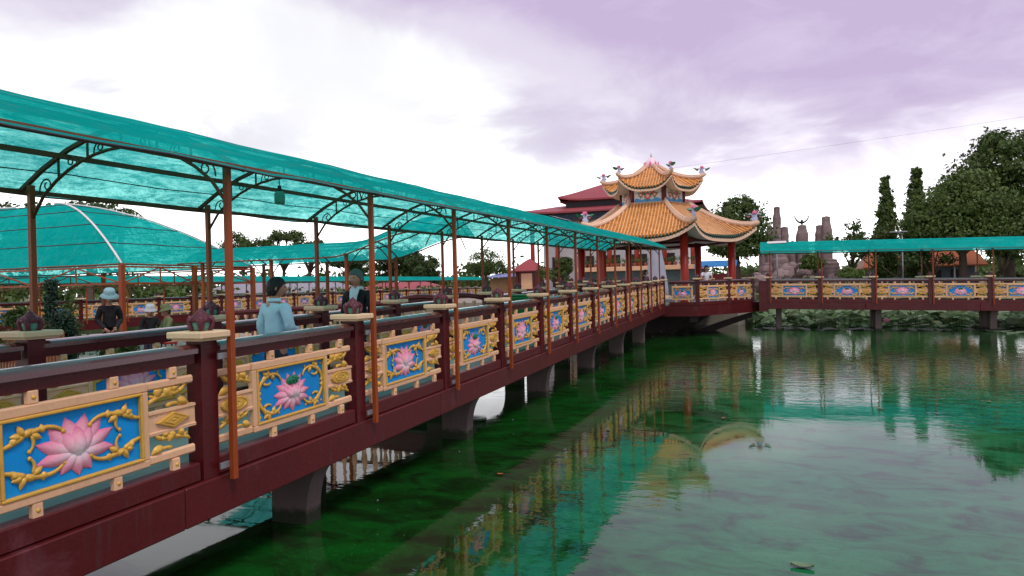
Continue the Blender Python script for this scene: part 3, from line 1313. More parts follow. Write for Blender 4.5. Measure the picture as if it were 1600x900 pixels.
def hexroof(zt, rt, ze, re, lift, ribsp, name, steps=22, pw=1.22, ext=.06):
    """one hexagonal tier: pan tiles, rib tiles, green eave tiles, fascia, hips"""
    c30, t30 = cos(radians(30)), tan(radians(30))

    def surf(k, t, s, up=0.0):
        r = rt + (re - rt) * t
        a = r * c30
        w = a * t30
        e = 1 + ext * abs(s) ** 4 * t * t
        z = ze + (zt - ze) * max(0.0, 1 - t) ** pw + lift * abs(s) ** 3.3 * t ** 2.2 + up
        an = radians(30 + 60 * k)
        nx, ny = cos(an), sin(an)
        lx, ly = -sin(an), cos(an)
        return Vector(((nx * a + lx * w * s) * e, (ny * a + ly * w * s) * e, z))
    for k in range(6):
        g = G()
        vs, fs = [], []
        ns = 20
        rows = []
        for i in range(steps):
            for q in (0, 1):
                t = (i + q) / steps
                rows.append([surf(k, t, -1 + 2 * j / ns, .028 * q) for j in range(ns + 1)])
        for r_ in rows:
            vs += r_
        for i in range(len(rows) - 1):
            for j in range(ns):
                a = i * (ns + 1) + j
                fs.append((a, a + ns + 1, a + ns + 2, a + 1))
        g.add(vs, fs, 0, False)
        face = g.build('roof_face', TILE, pv)
        wmax = re * c30 * t30
        nr = int(wmax / ribsp)
        gr, ge = G(), G()
        for j in range(-nr, nr + 1):
            l = j * ribsp
            # lateral offset constant: start where the face is wide enough
            rneed = abs(l) / (c30 * t30) + .05
            t0 = max(0.0, (rneed - rt) / (re - rt))
            if t0 > .95:
                continue
            pts = []
            n = 9
            for i in range(n + 1):
                t = t0 + (1.005 - t0) * i / n
                w = (rt + (re - rt) * t) * c30 * t30
                pts.append(surf(k, t, max(-1, min(1, l / w)), .035))
            gr.tube(pts[:-1] + [pts[-2].lerp(pts[-1], .25)], ribsp * .22, 6, 0, True, cap=False)
            ge.tube([pts[-2].lerp(pts[-1], .2), pts[-1]], ribsp * .27, 7, 0, True)
            # drip tile between ribs
            w = re * c30 * t30
            p = surf(k, 1.0, max(-1, min(1, (l + ribsp / 2) / w)), .0)
            if abs(l + ribsp / 2) < w:
                an = radians(30 + 60 * k)
                lat = Vector((-sin(an), cos(an), 0))
                nn = Vector((cos(an), sin(an), 0)) * .012
                h = ribsp * .36
                ge.add([p - lat * h + nn, p + lat * h + nn, p + nn + Vector((0, 0, -ribsp * .5)), p - lat * h - nn, p + lat * h - nn, p - nn + Vector((0, 0, -ribsp * .5))],
                       [(0, 1, 2), (5, 4, 3), (0, 2, 5, 3), (1, 4, 5, 2)])
        stuff(gr.build('rib_tiles', RIB, face))
        stuff(ge.build('eave_tiles', GREENT, face))
        # scalloped collar at the top of the face
        # fascia board following the eave
        g = G()
        n = 26
        th, dp = (.15 if re > 3.5 else .11), .07
        prof = []
        for i in range(n + 1):
            s = -1 + 2 * i / n
            p = surf(k, 1.0, s, -.045)
            q = surf(k, .985, s, -.045)
            q.z = p.z
            prof.append((p, q))
        vs, fs = [], []
        for p, q in prof:
            dz = Vector((0, 0, -th))
            vs += [p, p + dz, q + (q - p) * .3 + dz, q + (q - p) * .3]
        for i in range(n):
            a = i * 4
            for e in range(4):
                f_ = (e + 1) % 4
                fs.append((a + e, a + f_, a + 4 + f_, a + 4 + e))
        g.add(vs, fs, 0, False)
        g.build('fascia', HIP, pv)
        # soffit
        g = G()

        def sof(u, v, k=k):
            s = -1 + 2 * v
            p = surf(k, .975, s, -.17)
            q = surf(k, .35, s, 0)
            q.z = ze - .02 + .25 * (1 - u)
            return p.lerp(Vector((q.x, q.y, max(p.z, ze - .1) if False else ze + .05)), u)
        g.grid(sof, 4, 16, 0, True)
        g.build('soffit', WHITE, pv)
        # hip ridge
        g = G()
        pts, rr = [], []
        n = 14
        for i in range(n + 1):
            t = i / n * 1.0
            p = surf(k, t, 1.0, .09)
            if i == n:
                p = surf(k, 1.0, 1.0, .13)
            pts.append(p)
            rr.append(.095 + .03 * (t))
        tip = pts[-1] + (pts[-1] - pts[-2]).normalized() * .12 + Vector((0, 0, .05))
        g.tube(pts + [tip], [r * (.72 if re < 3.5 else 1) for r in rr] + [.07], 8, 0, True)
        up2 = [p + Vector((0, 0, (.11 if re > 3.5 else .08))) for p in pts]
        g.tube(up2, .05, 6, 0, True)
        g.build('hip_ridge', HIP, pv)
        yield k, surf(k, .97, 1.0, .22)


def ornament(parent_thing, p, ang, sc):
    """ceramic lotus spray standing on a ridge end"""
    st = G()
    for (h, L, k0, k1, r) in ((1.4, .42, 1, 9, .035), (1.9, .46, -2, -9, .035), (.7, .36, 3, 14, .03), (2.5, .36, -3, -14, .03), (1.5, .34, -6, 10, .03), (1.1, .3, 6, 22, .03), (2.1, .3, -6, -22, .03), (.3, .28, 4, 20, .028), (2.8, .28, -4, -20, .028)):
        pts = clothoid(0, 0, h, L, k0, k1, 9)
        st.tube([(x, 0, z) for x, z in pts], [r, r, r * .95, r * .9, r * .85, r * .8, r * .75, r * .7, r * .65, r * .6], 6)
    o = obj('ridge_ornament', st.mesh('ridge_ornament', LILAC), parent_thing, p, (0, 0, ang))
    o.scale = (sc, sc, sc)
    for (fx, fz, fs_) in ((.02, .26, .8), (-.20, .16, .5), (.22, .14, .45)):
        fl = G()
        for k in range(7):
            a = 2 * pi * k / 7
            for (L, tilt) in ((.17, 1.0), (.17, .5)):
                d = Vector((cos(a + tilt), sin(a + tilt), 0))
                pts = [Vector((fx, 0, fz)) + (d * (L * .9 * sin(tilt) * q) + Vector((0, 0, L * q * cos(tilt) * 1.1))) * fs_ for q in (0, .35, .7, 1)]
                fl.tube(pts, [.02 * fs_, .05 * fs_, .042 * fs_, .006], 5, 0, True)
        fl.build('flower', FLOWPINK, o)
    for (x, z, s_) in ((-.26, .22, 1), (.29, .18, -1)):
        lf = G()

        def f(u, v, x=x, z=z, s_=s_):
            a = 2 * pi * v
            return (x + .13 * u * cos(a), .12 * u * sin(a), z + .06 * u * u + .05 * u * cos(a) * -s_)
        lf.grid(f, 3, 10, 0, True)
        lf.grid(lambda u, v: tuple(Vector(f(u, v)) - Vector((0, 0, .012))), 3, 10, 0, True, True)
        lf.build('leaf', LEAFG, o)


for k, p in hexroof(6.34, 1.72, 4.47, 4.72, .62, .155, 'lower'):
    ornament(pv, p, radians(60 * (k + 1)), 1.35)
for k, p in hexroof(8.40, .16, 7.02, 2.36, .58, .145, 'upper', 14, 1.2, .08):
    ornament(pv, p, radians(60 * (k + 1)), 1.0)
# ring beam above the pillars
for k in range(6):
    A, B = Vector((RPIL * cos(radians(60 * k)), RPIL * sin(radians(60 * k)), 0)), Vector((RPIL * cos(radians(60 * k + 60)), RPIL * sin(radians(60 * k + 60)), 0))
    g = G()
    g.bar(A + Vector((0, 0, 4.42)), B + Vector((0, 0, 4.42)), .16, .2, 0, .01)
    g.build('ring_beam', DRED, pv)
    g = G()
    A2, B2 = A * (1.72 / RPIL), B * (1.72 / RPIL)
    # scalloped collar where the lower roof meets the drum
    pts = [A2.lerp(B2, i / 10) * .985 + Vector((0, 0, 6.36 + .02 * (i % 2))) for i in range(11)]
    g.tube(pts, .045, 6)
    g.build('roof_collar', HIP, pv)
    # drum: corner posts and painted boards
    A3, B3 = A * (1.55 / RPIL), B * (1.55 / RPIL)
    g = G()
    g.box((-.10, -.10, 6.2), (.10, .10, 7.3), 0, .01)
    g.build('drum_post', DRED, pv, (A3.x, A3.y, 0), (0, 0, radians(60 * k)))
    g = G()
    an = radians(60 * k + 30)
    h = 1.55 / 2
    g.box((-.03, -h + .11, 6.2), (.03, h - .11, 7.3))
    bd = g.build('frieze_board', WHITE, pv, (cos(an) * 1.55 * cos(radians(30)), sin(an) * 1.55 * cos(radians(30)), 0), (0, 0, an))
    g = G()
    n = 12
    ol = [(-h + .13, 6.42)] + [(-h + .13 + (2 * h - .26) * i / n, 6.58 + .05 * sin(i * 1.4)) for i in range(n + 1)] + [(h - .13, 6.42)]
    g.poly(ol, .032, .040, axis='x')
    g.build('painted_waves', paint('wave_blue_%d' % k, (.10, .34, .62), .6, .3, 9), bd)
    fl = G()
    lf = G()
    for (fx, fz, fr) in ((0, 6.72, .20), (-.34, 6.78, .13), (.34, 6.78, .13), (-.20, 6.93, .10), (.22, 6.93, .10)):
        for q in range(7):
            a = 2 * pi * q / 7
            fl.petal((fx, 0, fz), a, fr, fr * .75, .012)
        for q in range(3):
            lf.petal((fx, 0, fz), 1.1 + q * 2.1, fr * 1.6, fr * .6, .006)
    for gg in (fl, lf):
        gg.v = [(.045 - y, -x if False else x, z) for x, y, z in gg.v]
    fl.build('painted_flowers', gradmat('frieze_red_%d' % k, (.85, .75, .7), (.70, .12, .10), (.50, .03, .04)), bd)
    lf.build('painted_leaves', LEAFG, bd)
# crowning lotus finial
g = G()
for k in range(8):
    a = 2 * pi * k / 8
    d = Vector((cos(a), sin(a), 0))
    g.tube([d * .10 + Vector((0, 0, 8.30)), d * .26 + Vector((0, 0, 8.36)), d * .33 + Vector((0, 0, 8.46)), d * .38 + Vector((0, 0, 8.60))], [.06, .10, .07, .008], 7, 0, True)
g.lathe([(.24, 8.24), (.34, 8.34), (.35, 8.46), (.29, 8.58), (.20, 8.70), (.09, 8.80), (.03, 8.86)], 14)
fo = g.build('crowning_lotus', FLOWPINK, pv)
g = G()
g.lathe([(.02, 8.80), (.02, 8.86), (.055, 8.90), (.02, 8.94), (.02, 9.0), (.005, 9.06)], 8)
g.build('spike', GREYMET, fo)

# ------------------------------------------------------------------ side walkway towards the island, with arched canopy
sw = thing('side_walkway', 'short side walkway with cream balusters leading left off the footbridge to the island', 'walkway', (-6.45, 14.2, 0), pi)
gz = -.04
sh = Matrix(((1, 0, 0, 0), (0, 1, 0, 0), (gz, 0, 1, 0), (0, 0, 0, 1)))
g = G()
g.box((.02, -1.0, .9), (6.3, 1.0, 1.16), 0, 0, sh)
g.build('deck', DECKM, sw)
for s_ in (-1, 1):
    g = G()
    g.box((.02, s_ * 1.0 + .1, .72), (6.3, s_ * 1.0 - .1, 1.165), 0, .01, sh)
    g.build('edge_beam', MAROON2, sw)
    # curved hand rail sweeping down from the bridge
    pts = []
    for i in range(26):
        x = -.05 + 6.3 * i / 25
        z = 2.18 + gz * x + .10 * sin(min(1, x / 1.4) * pi)
        pts.append((x, s_ * 1.0, z))
    g = G()
    g.tube(pts, .075, 8, 0, True, ((0, 0, 1), .8))
    g.build('handrail', MAROON, sw)
    bl = G()
    bl.lathe([(.05, 0), (.05, .06), (.03, .1), (.055, .24), (.065, .36), (.04, .5), (.03, .62), (.045, .66), (.03, .72), (.03, .86), (.05, .90), (.05, .96)], 8)
    bme = bl.mesh('baluster', CREAM)
    for i in range(22):
        x = .25 + i * .27
        obj('baluster', bme, sw, (x, s_ * 1.0, 1.16 + gz * x))
for x in (2.2, 4.9):
    g = G()
    g.box((x - .14, -.7, -.8), (x + .14, .7, .72 + gz * x), 0, .02)
    g.build('pier', CONC, sw)

scn = thing('shade_canopy', 'low green net canopy that curves up to the footbridge roof, over the side walkway', 'canopy', (-6.45, 14.3, 0), pi)


def ceave(x):
    q = max(0.0, min(1.0, (2.9 - x) / 2.3))
    return 3.22 + .50 * q * q * (3 - 2 * q) * 1.0


g = G()


def cf(u, v):
    x = .35 + 7.0 * u
    y = (2 * v - 1) * 1.25
    return (x, y, ceave(x) + .40 * (1 - abs(2 * v - 1) ** 1.8) + .01 * mnoise.noise(Vector((x * 2, y * 2, 1))))


g.grid(cf, 34, 14, 0, True, True)
g.build('net_cover', NET, scn)
for vv in (0, .25, .5, .75, 1):
    g = G()
    g.tube([Vector(cf(i / 24, vv)) - Vector((0, 0, .03)) for i in range(25)], .018, 5)
    g.build('purlin', STEELD, scn)
for x in (.5, 2.5, 4.6, 6.7):
    g = G()
    g.tube([Vector(cf((x - .35) / 7, j / 10)) - Vector((0, 0, .035)) for j in range(11)], .018, 5)
    g.tube([(x, y, ceave(x) - .35 + .6 * (1 - (y / 1.05) ** 2)) for y in [-1.05 + 2.1 * j / 10 for j in range(11)]], .014, 5)
    g.build('truss_arch', STEELD, scn)
    for s_ in (-1, 1):
        if x < 1:
            continue
        g = G()
        g.box((-.035, -.035, .95), (.035, .035, ceave(x)), 0, .005)
        g.build('post', STEEL, scn, (x, s_ * 1.1, 0))

# ------------------------------------------------------------------ big hipped tent on the island
tn = thing('island_tent', 'large hipped green net tent with a pale hip pipe on the left island', 'tent', (-14.2, 11.8, 0))
TX, TY, TE, TR = 12.1, 4.35, 3.17, 1.95
RX0, RX1 = 5.2, 6.9
HY = TY / 2


def tz(q):
    return TE + TR * (1 - (1 - q) ** 1.75)


def tfront(side):
    def f(u, v):
        xa = RX0 * v
        xb = TX - (TX - RX1) * v
        x = -(xa + (xb - xa) * u)
        y = HY * v if side == 0 else TY - HY * v
        return (x, y, tz(v) + .015 * mnoise.noise(Vector((x, y * 2, 4))))
    return f


def tend(side):
    def f(u, v):
        y = HY * v + (TY - 2 * HY * v) * u
        x = -RX0 * v if side == 0 else -(TX - (TX - RX1) * v)
        return (x, y, tz(v) + .015 * mnoise.noise(Vector((x, y * 2, 4))))
    return f


slopes = [tfront(0), tfront(1), tend(0), tend(1)]
for i, f in enumerate(slopes):
    g = G()
    g.grid(f, 24, 14, 0, True, i in (0, 3))
    g.build('net_slope', NET, tn)
    for v in (.0, .18, .38, .6, .82):
        g = G()
        g.tube([Vector(f(k / 16, v)) + Vector((0, 0, .008)) for k in range(17)], .012 if v else .022, 4)
        g.build('batten' if v else 'eave_pipe', STEELD if not v else WIRE, tn)
for (f, u) in ((slopes[0], 0), (slopes[0], 1), (slopes[1], 0), (slopes[1], 1)):
    g = G()
    g.tube([Vector(f(u, k / 14)) + Vector((0, 0, .03)) for k in range(15)], .028, 6)
    g.build('hip_pipe', WHITE, tn)
for (A, B, n) in (((0, 0), (0, TY), 2), ((0, 0), (-TX, 0), 4), ((0, TY), (-TX, TY), 4), ((-TX, 0), (-TX, TY), 2)):
    A, B = Vector((*A, 0)), Vector((*B, 0))
    g = G()
    g.bar(A + Vector((0, 0, TE - .45)), B + Vector((0, 0, TE - .45)), .04)
    g.bar(A + Vector((0, 0, TE - .05)), B + Vector((0, 0, TE - .05)), .04)
    m_ = n * 2
    for i in range(m_):
        p, q = A.lerp(B, i / m_), A.lerp(B, (i + 1) / m_)
        if i % 2:
            p, q = q, p
        g.bar(p + Vector((0, 0, TE - .45)), q + Vector((0, 0, TE - .05)), .028)
        g.bar(A.lerp(B, i / m_) + Vector((0, 0, TE - .45)), A.lerp(B, i / m_) + Vector((0, 0, TE - .05)), .028)
    g.build('lattice_truss', STEEL, tn)
for (x, y) in ((0, 0), (0, TY), (-TX / 2, 0), (-TX / 2, TY), (-TX, 0), (-TX, TY), (0, TY / 2)):
    g = G()
    g.box((-.055, -.055, .92), (.055, .055, TE), 0, .008)
    g.build('post', STEEL, tn, (x, y, 0))

# ------------------------------------------------------------------ far walkway across the left pond
fw = thing('footbridge', 'distant maroon footbridge with small lotus panels across the left pond behind the island', 'bridge', (-31.1, 14, .2), pi / 2)
st3 = [L * i for i in range(0, 28)]
footbridge(fw, st3, .003, set(), kinds=0, far=False)
for x in range(2, 60, 6):
    put_piers(fw, x, .82, -.2)
fc = thing('shade_canopy', 'distant straight green net canopy over the far footbridge on the left', 'canopy', (-31.1, 14.2, .2), pi / 2)
canopy(fc, [L * i for i in range(0, 27)], .003, eave=2.86, rise=.36, over=(.6, .6), scrolls=False, wires=False, nseg=1)

# ------------------------------------------------------------------ land behind the pavilion
g = G()
g.poly([(-26, 39.75), (-1.6, 39.75), (-1.0, 41), (-1.0, 59.99), (-26, 59.99)], -1, 1.44)
struct(g.build('temple_terrace', PAVE))

# ------------------------------------------------------------------ trees


def leaves(g, blobs, n, size, rng, droop=0.0, flat=.0, shell=.5, clump=26, csig=.17):
    vol = [b[3] * b[4] * b[5] for b in blobs]
    tot = sum(v ** .67 for v in vol)
    for b, v in zip(blobs, vol):
        cx_, cy_, cz_, rx, ry, rz = b
        nb = max(3, int(n * v ** .67 / tot / clump))
        for _ in range(nb):
            d = Vector((rng.gauss(0, 1), rng.gauss(0, 1), rng.gauss(0, 1))).normalized()
            if d.z < -.35:
                d.z *= .4
            r = rng.uniform(shell, 1.0) ** .6 * (.97 + .15 * mnoise.noise(d * 2.3 + Vector((cx_, cy_, cz_))))
            c = Vector((cx_ + d.x * rx * r, cy_ + d.y * ry * r, cz_ + d.z * rz * r))
            sg = csig * min(rx, ry, rz) * rng.uniform(.7, 1.5)
            for _ in range(int(clump * rng.uniform(.6, 1.3))):
                p = c + Vector([max(-2.0, min(2.0, rng.gauss(0, 1))) * q_ for q_ in (sg, sg, sg * .7)])
                nrm = (d * .8 + Vector((rng.gauss(0, .6), rng.gauss(0, .6), rng.gauss(.35, .5)))).normalized()
                t = nrm.cross(Vector((rng.gauss(0, 1), rng.gauss(0, 1), rng.gauss(-droop, .6)))).normalized()
                if droop:
                    t = (t + Vector((0, 0, -droop))).normalized()
                w = nrm.cross(t)
                s_ = size * rng.uniform(.45, 1.5)
                g.add([p - t * s_ * .5, p + w * s_ * .28 + nrm * s_ * .06, p + t * s_ * .5, p - w * s_ * .28 + nrm * s_ * .06], [(0, 1, 2, 3)])


def tree(name, label, cat, loc, th, tr, blobs, n, size, mat, group=None, seed=1, droop=0.0, shell=.5, clump=26, csig=.17, limbs=True):
    rng = random.Random(seed)
    t = thing(name, label, cat, loc, 0, group)
    g = G()
    lean = Vector((rng.uniform(-.3, .3), rng.uniform(-.3, .3), 0)) * tr * 2
    top = Vector((0, 0, th)) + lean
    g.tube([(0, 0, -.25), (0, 0, .1), lean * .4 + Vector((0, 0, th * .5)), top], [tr * 1.5, tr * 1.1, tr * .9, tr * .7], 9)
    if limbs:
        for b in blobs:
            e = Vector(b[:3])
            m_ = top.lerp(e, .5) + Vector((rng.uniform(-.2, .2), rng.uniform(-.2, .2), -.1)) * (e - top).length * .3
            g.tube([top - Vector((0, 0, th * .1)), m_, e], [tr * .6, tr * .38, tr * .14], 6)
            for _ in range(3):
                d = Vector((rng.uniform(-1, 1) * b[3], rng.uniform(-1, 1) * b[4], rng.uniform(-.4, 1) * b[5])) * .8
                g.tube([m_.lerp(e, .5), e + d * .5, e + d], [tr * .26, tr * .14, tr * .05], 5)
    g.build('trunk', BARK, t)
    g = G()
    leaves(g, blobs, n, size, rng, droop, 0, shell, clump, csig)
    stuff(g.build('crown', mat, t))
    return t


def rblobs(rng, n, R_, z0, z1, rb):
    out = []
    for i in range(n):
        a = rng.uniform(0, 2 * pi)
        r = R_ * sqrt(rng.random())
        q = rng.random()
        s_ = rb * rng.uniform(.7, 1.25)
        out.append((r * cos(a), r * sin(a), z0 + (z1 - z0) * q, s_, s_, s_ * .8))
    return out


GZ = 1.25
rq = random.Random(5)
GT = 'trees of the temple garden on the right'
# big trees on the right
tree('broadleaf_tree', 'tallest dark green tree at the right edge, rising highest behind the canopy', 'tree', (19.2, 69, GZ), 4.5, .42,
     [(0, 0, 10.2, 3.6, 3.6, 2.6), (-2.6, 0, 8.0, 3.0, 3.0, 2.6), (2.6, 1, 8.2, 3.4, 3, 3), (-.5, -1, 11.8, 2.2, 2.2, 1.5), (-4.3, 0, 6.6, 2.4, 2.6, 2.2), (4.5, 0, 6, 3, 3, 3), (1.2, -1.5, 5.6, 3.4, 2.6, 2.4)],
     30000, .36, LEAF, GT, 3)
tree('broadleaf_tree', 'broad mid-green tree with yellow blossom in front of the tallest tree on the right', 'tree', (14.6, 63.5, GZ), 3.2, .34,
     [(0, 0, 6.6, 3.3, 3, 2.2), (-2.2, 0, 5.2, 2.3, 2.3, 1.9), (2.6, .5, 5.4, 2.8, 2.6, 2.2), (0, -1.2, 4.6, 3.2, 2, 1.8), (.6, .5, 8.2, 2.2, 2, 1.4)],
     26000, .27, LEAFM, GT, 4)
tree('broadleaf_tree', 'low dark tree at the right edge under the tallest tree', 'tree', (20.0, 62, GZ), 2.4, .26,
     [(0, 0, 4.6, 2.8, 2.4, 2.0), (-2.4, 0, 3.8, 2.0, 2, 1.6), (2.4, 0, 4.4, 2.4, 2, 2)], 14000, .27, LEAF, GT, 6)
for (x, y, h, r, lab, sd_) in ((9.85, 68, 10.0, .78, 'slim columnar tree standing alone left of the big trees', 21),
                               (12.5, 70, 10.7, .95, 'slim columnar tree half merged with the big trees', 22)):
    rr = random.Random(sd_)
    bl = []
    k = 13
    for i in range(k):
        q = i / (k - 1)
        bl.append((rr.uniform(-.1, .1), rr.uniform(-.1, .1), 1.6 + (h - 2.0) * q, r * (1.08 - .72 * q ** 1.6), r * (1.08 - .72 * q ** 1.6), h / k * .9))
    tree('columnar_tree', lab, 'tree', (x, y, GZ), h * .8, .14, bl, 15000, .30, LEAF, 'columnar trees', sd_, .9, .6, 20, .24, False)
tree('garden_tree', 'airy small-leaved tree between the rock towers and the columnar tree', 'tree', (6.9, 66, GZ), 2.2, .15,
     rblobs(random.Random(31), 9, 1.9, 3.4, 5.8, .75), 2600, .24, LEAF, GT, 31, 0, .3, 16, .3)
tree('garden_tree', 'thin flowering tree just right of the airy small-leaved tree', 'tree', (8.5, 65, GZ), 2.2, .15,
     rblobs(random.Random(32), 8, 1.5, 3.0, 4.8, .7), 2200, .24, leafmat('orange_tinged_leaves', (.05, .10, .02), (.10, .14, .03), (.35, .10, .02)), GT, 32, 0, .3, 16, .3)
tree('garden_tree', 'bushy yellow-green tree under the canopy by the rock base', 'tree', (3.9, 61.5, GZ), 1.1, .13,
     rblobs(random.Random(33), 6, .9, 1.9, 2.9, .75), 3200, .2, LEAFY, GT, 33)
for i, (x, y, lab) in enumerate(((9.7, 62, 'bare-branched small tree in front of the orange roofed building'), (12.2, 62.5, 'pale-stemmed small tree at the right end of the orange roof'),
                                 (16.5, 61.5, 'thin-stemmed dark tree near the right edge under the canopy'))):
    tree('garden_tree', lab, 'tree', (x, y, GZ), 1.3, .12, rblobs(random.Random(40 + i), 7, 1.5, 2.4, 4.0, .7), 1500, .22, LEAFD, GT, 40 + i, 0, .3, 14, .3)
# tree right of the pavilion
tree('broadleaf_tree', 'rounded green tree standing directly right of the pavilion roof', 'tree', (-2.0, 52, 1.44), 3.0, .24,
     [(0, 0, 5.4, 1.9, 1.9, 1.5), (-1.1, 0, 4.5, 1.4, 1.5, 1.4), (1.1, 0, 4.3, 1.4, 1.5, 1.5), (.2, 0, 6.3, 1.2, 1.2, .8), (.6, -.3, 3.2, 1.5, 1.4, 1.0), (-.9, 0, 3.4, 1.3, 1.2, 1.0)],
     17000, .22, LEAF, None, 51)
# clipped and small plants on the terrace and bank
for (x, y, z, r, lab) in ((5.95, 59.2, 1.25, .62, 'clipped flat-topped bonsai tree behind the right footbridge'), (-9.6, 43, 1.44, .55, 'bright green conical bush between the red pillars on the left'),
                          (-12.5, 44, 1.44, .5, 'low green dome bush left of the red pillars'), (2.9, 58.6, 1.25, .4, 'small conical green topiary beside the yellow-green tree'),
                          (-.9, 37.6, 1.44, .5, 'round clipped bush just behind the pavilion railing on the right')):
    if r > .6:
        bl = [(0, 0, 1.5, 1.0, .9, .42), (0, 0, 1.75, .55, .5, .25)]
    else:
        bl = [(0, 0, .75, r, r, .35), (0, 0, 1.0, r * .75, r * .75, .3), (0, 0, 1.3, r * .45, r * .45, .25)]
    if y < 40:
        z = 1.5
        bl = [(0, 0, .55, r, r * .8, .42)]
        x, y = -2.9, 38.4
    tree('clipped_bush', lab, 'bush', (x, y, z), .5, .07, bl, 2200, .10, LEAFY, None, int(x * 7) + 100, 0, .75, 20, .2, False)
# left background trees
tree('topiary_tree', 'round-crowned clipped tree behind the footbridge posts, left of the kiosk', 'tree', (-24.5, 58.5, 1.25), 2.6, .22,
     [(0, 0, 3.3, 1.75, 1.75, 1.35), (-.6, 0, 2.7, 1.2, 1.3, .9), (.7, 0, 2.8, 1.2, 1.3, .9)], 7500, .17, LEAF, None, 61, 0, .72)
tree('garden_tree', 'loose green tree right of the red-roofed kiosk', 'tree', (-17.0, 56, 1.44), 1.1, .13,
     rblobs(random.Random(62), 9, 1.2, 1.6, 3.1, .75), 4500, .2, LEAF, None, 62, 0, .35)
GL = 'trees beyond the left pond'
for i, (x, y, h, R_, n, lab, m_) in enumerate((
        (-52, 88, 7.6, 4.2, 6500, 'wide dark tree centred behind the standing man in black', LEAFD),
        (-46, 86, 6.2, 3.4, 5200, 'dark bushy tree ending the left tree row, near the round clipped tree', LEAFD),
        (-58.5, 88, 7.0, 3.4, 4800, 'dark tree second from the right group in the left row', LEAFD),
        (-61, 81, 10.2, 3.2, 3200, 'tall airy tree above the low side canopy, right one', LEAF),
        (-66.5, 82, 11.0, 3.4, 3300, 'tall airy tree above the low side canopy, middle one', LEAF),
        (-72, 80, 11.4, 3.6, 3400, 'tall airy tree above the low side canopy, left one', LEAF),
        (-44, 34, 8.2, 3.6, 5600, 'dark tree peeping above the hipped tent on its right', LEAFD),
        (-49.5, 34, 8.6, 3.4, 5200, 'dark tree peeping above the hipped tent on its left', LEAFD))):
    airy = m_ is LEAF
    tree('pond_tree', lab, 'tree', (x, y, GZ), h * .42, .3, rblobs(random.Random(70 + i), 13 if not airy else 10, R_ * .75, h * (.42 if not airy else .55), h * .86, R_ * (.42 if not airy else .3)),
         int(n * 1.9), .32, m_, GL, 70 + i, 0, .35 if airy else .5, 16 if airy else 24, .32 if airy else .18)
# palm behind the tent
pm = thing('palm_tree', 'palm with drooping fronds just right of the tent top', 'tree', (-36.2, 30, GZ))
g = G()
g.tube([(0, 0, -.2), (.1, 0, 3), (.05, 0, 6.3)], [.22, .15, .12], 8)
g.build('trunk', BARK, pm)
rr = random.Random(90)
for k in range(13):
    a = 2 * pi * k / 13 + rr.uniform(-.2, .2)
    d = Vector((cos(a), sin(a), 0))
    up = rr.uniform(-.1, .8)
    g = G()
    pts = [Vector((.05, 0, 6.3)) + d * (1.9 * q) + Vector((0, 0, up * q * 1.4 - 1.9 * q * q)) for q in [i / 9 for i in range(10)]]
    g.tube(pts, .02, 4)
    for i in range(1, 10):
        for sgn in (-1, 1):
            p = pts[i]
            w = d.cross(Vector((0, 0, 1))) * sgn
            tip = p + w * .35 + Vector((0, 0, -.35)) + d * .2
            g.add([p, p + d * .08, tip], [(0, 1, 2)])
    g.build('frond', LEAFD, pm)
# vegetation along the far left bank
rr = random.Random(95)
g = G()
for k in range(46):
    x, y = -36 - rr.uniform(0, 7), 14 + k * 1.55 + rr.uniform(-.5, .5)
    h = rr.uniform(.7, 1.35)
    leaves(g, [(x, y, GZ + h * .5, 1.0, 1.0, h * .6)], 150, .38, rr, .2, 0, .3, 14, .4)
    for _ in range(14):
        a, s_ = rr.uniform(0, 2 * pi), rr.uniform(.7, 1.5)
        d = Vector((cos(a), sin(a), 0))
        p0 = Vector((x, y, GZ + .2))
        w = d.cross(Vector((0, 0, 1))) * .11
        p1 = p0 + d * s_ * .4 + Vector((0, 0, s_ * .9))
        p2 = p0 + d * s_ * .9 + Vector((0, 0, s_ * .85))
        g.add([p0, p1 - w, p1 + w, p2], [(0, 1, 2), (1, 3, 2)])
o = stuff(g.build('bank_vegetation', LEAFY))
tag(o, 'tangled green plants on the bank behind the far left footbridge', 'plants')
# distant wood on the horizon, in the plain tree leaf colour
rr = random.Random(97)
g = G()
for k in range(150):
    a = radians(-85 + 150 * k / 150 + rr.uniform(-.6, .6))
    D = rr.uniform(190, 260)
    h = rr.uniform(4, 8.5)
    leaves(g, [(sin(a) * D, cos(a) * D, GZ + h * .5, 7, 7, h * .55)], 300, 1.7, rr, 0, 0, .1, 15, .35)
o = stuff(g.build('far_wood', LEAF))
tag(o, 'low line of distant trees along the horizon', 'wood')

# ------------------------------------------------------------------ lotus field under the right walkway
rr = random.Random(8)
g = G()
gp = G()
gst = G()


def lotus_leaf(g, x, y, z, r, tilt, a, cup):
    n = 9
    d = Vector((cos(a), sin(a), 0))
    nz = (Vector((0, 0, 1)) + d * tilt).normalized()
    u_ = nz.cross(Vector((0.3, .9, .1))).normalized()
    v_ = nz.cross(u_)
    c = Vector((x, y, z))
    vs = [c - nz * cup * r]
    for j in range(n):
        b = 2 * pi * j / n
        k = r * (1 + .10 * sin(3 * b + a) + .05 * sin(5 * b))
        vs.append(c + (u_ * cos(b) + v_ * sin(b)) * k + nz * r * .10 * sin(2 * b + a))
    g.add(vs, [(0, j + 1, (j + 1) % n + 1) for j in range(n)], 0, True)


def inlotus(x, y):
    edge = 37.6 + 1.6 * mnoise.noise(Vector((x * .22, 2, 0))) - .17 * max(0, x - 4)
    return y > edge


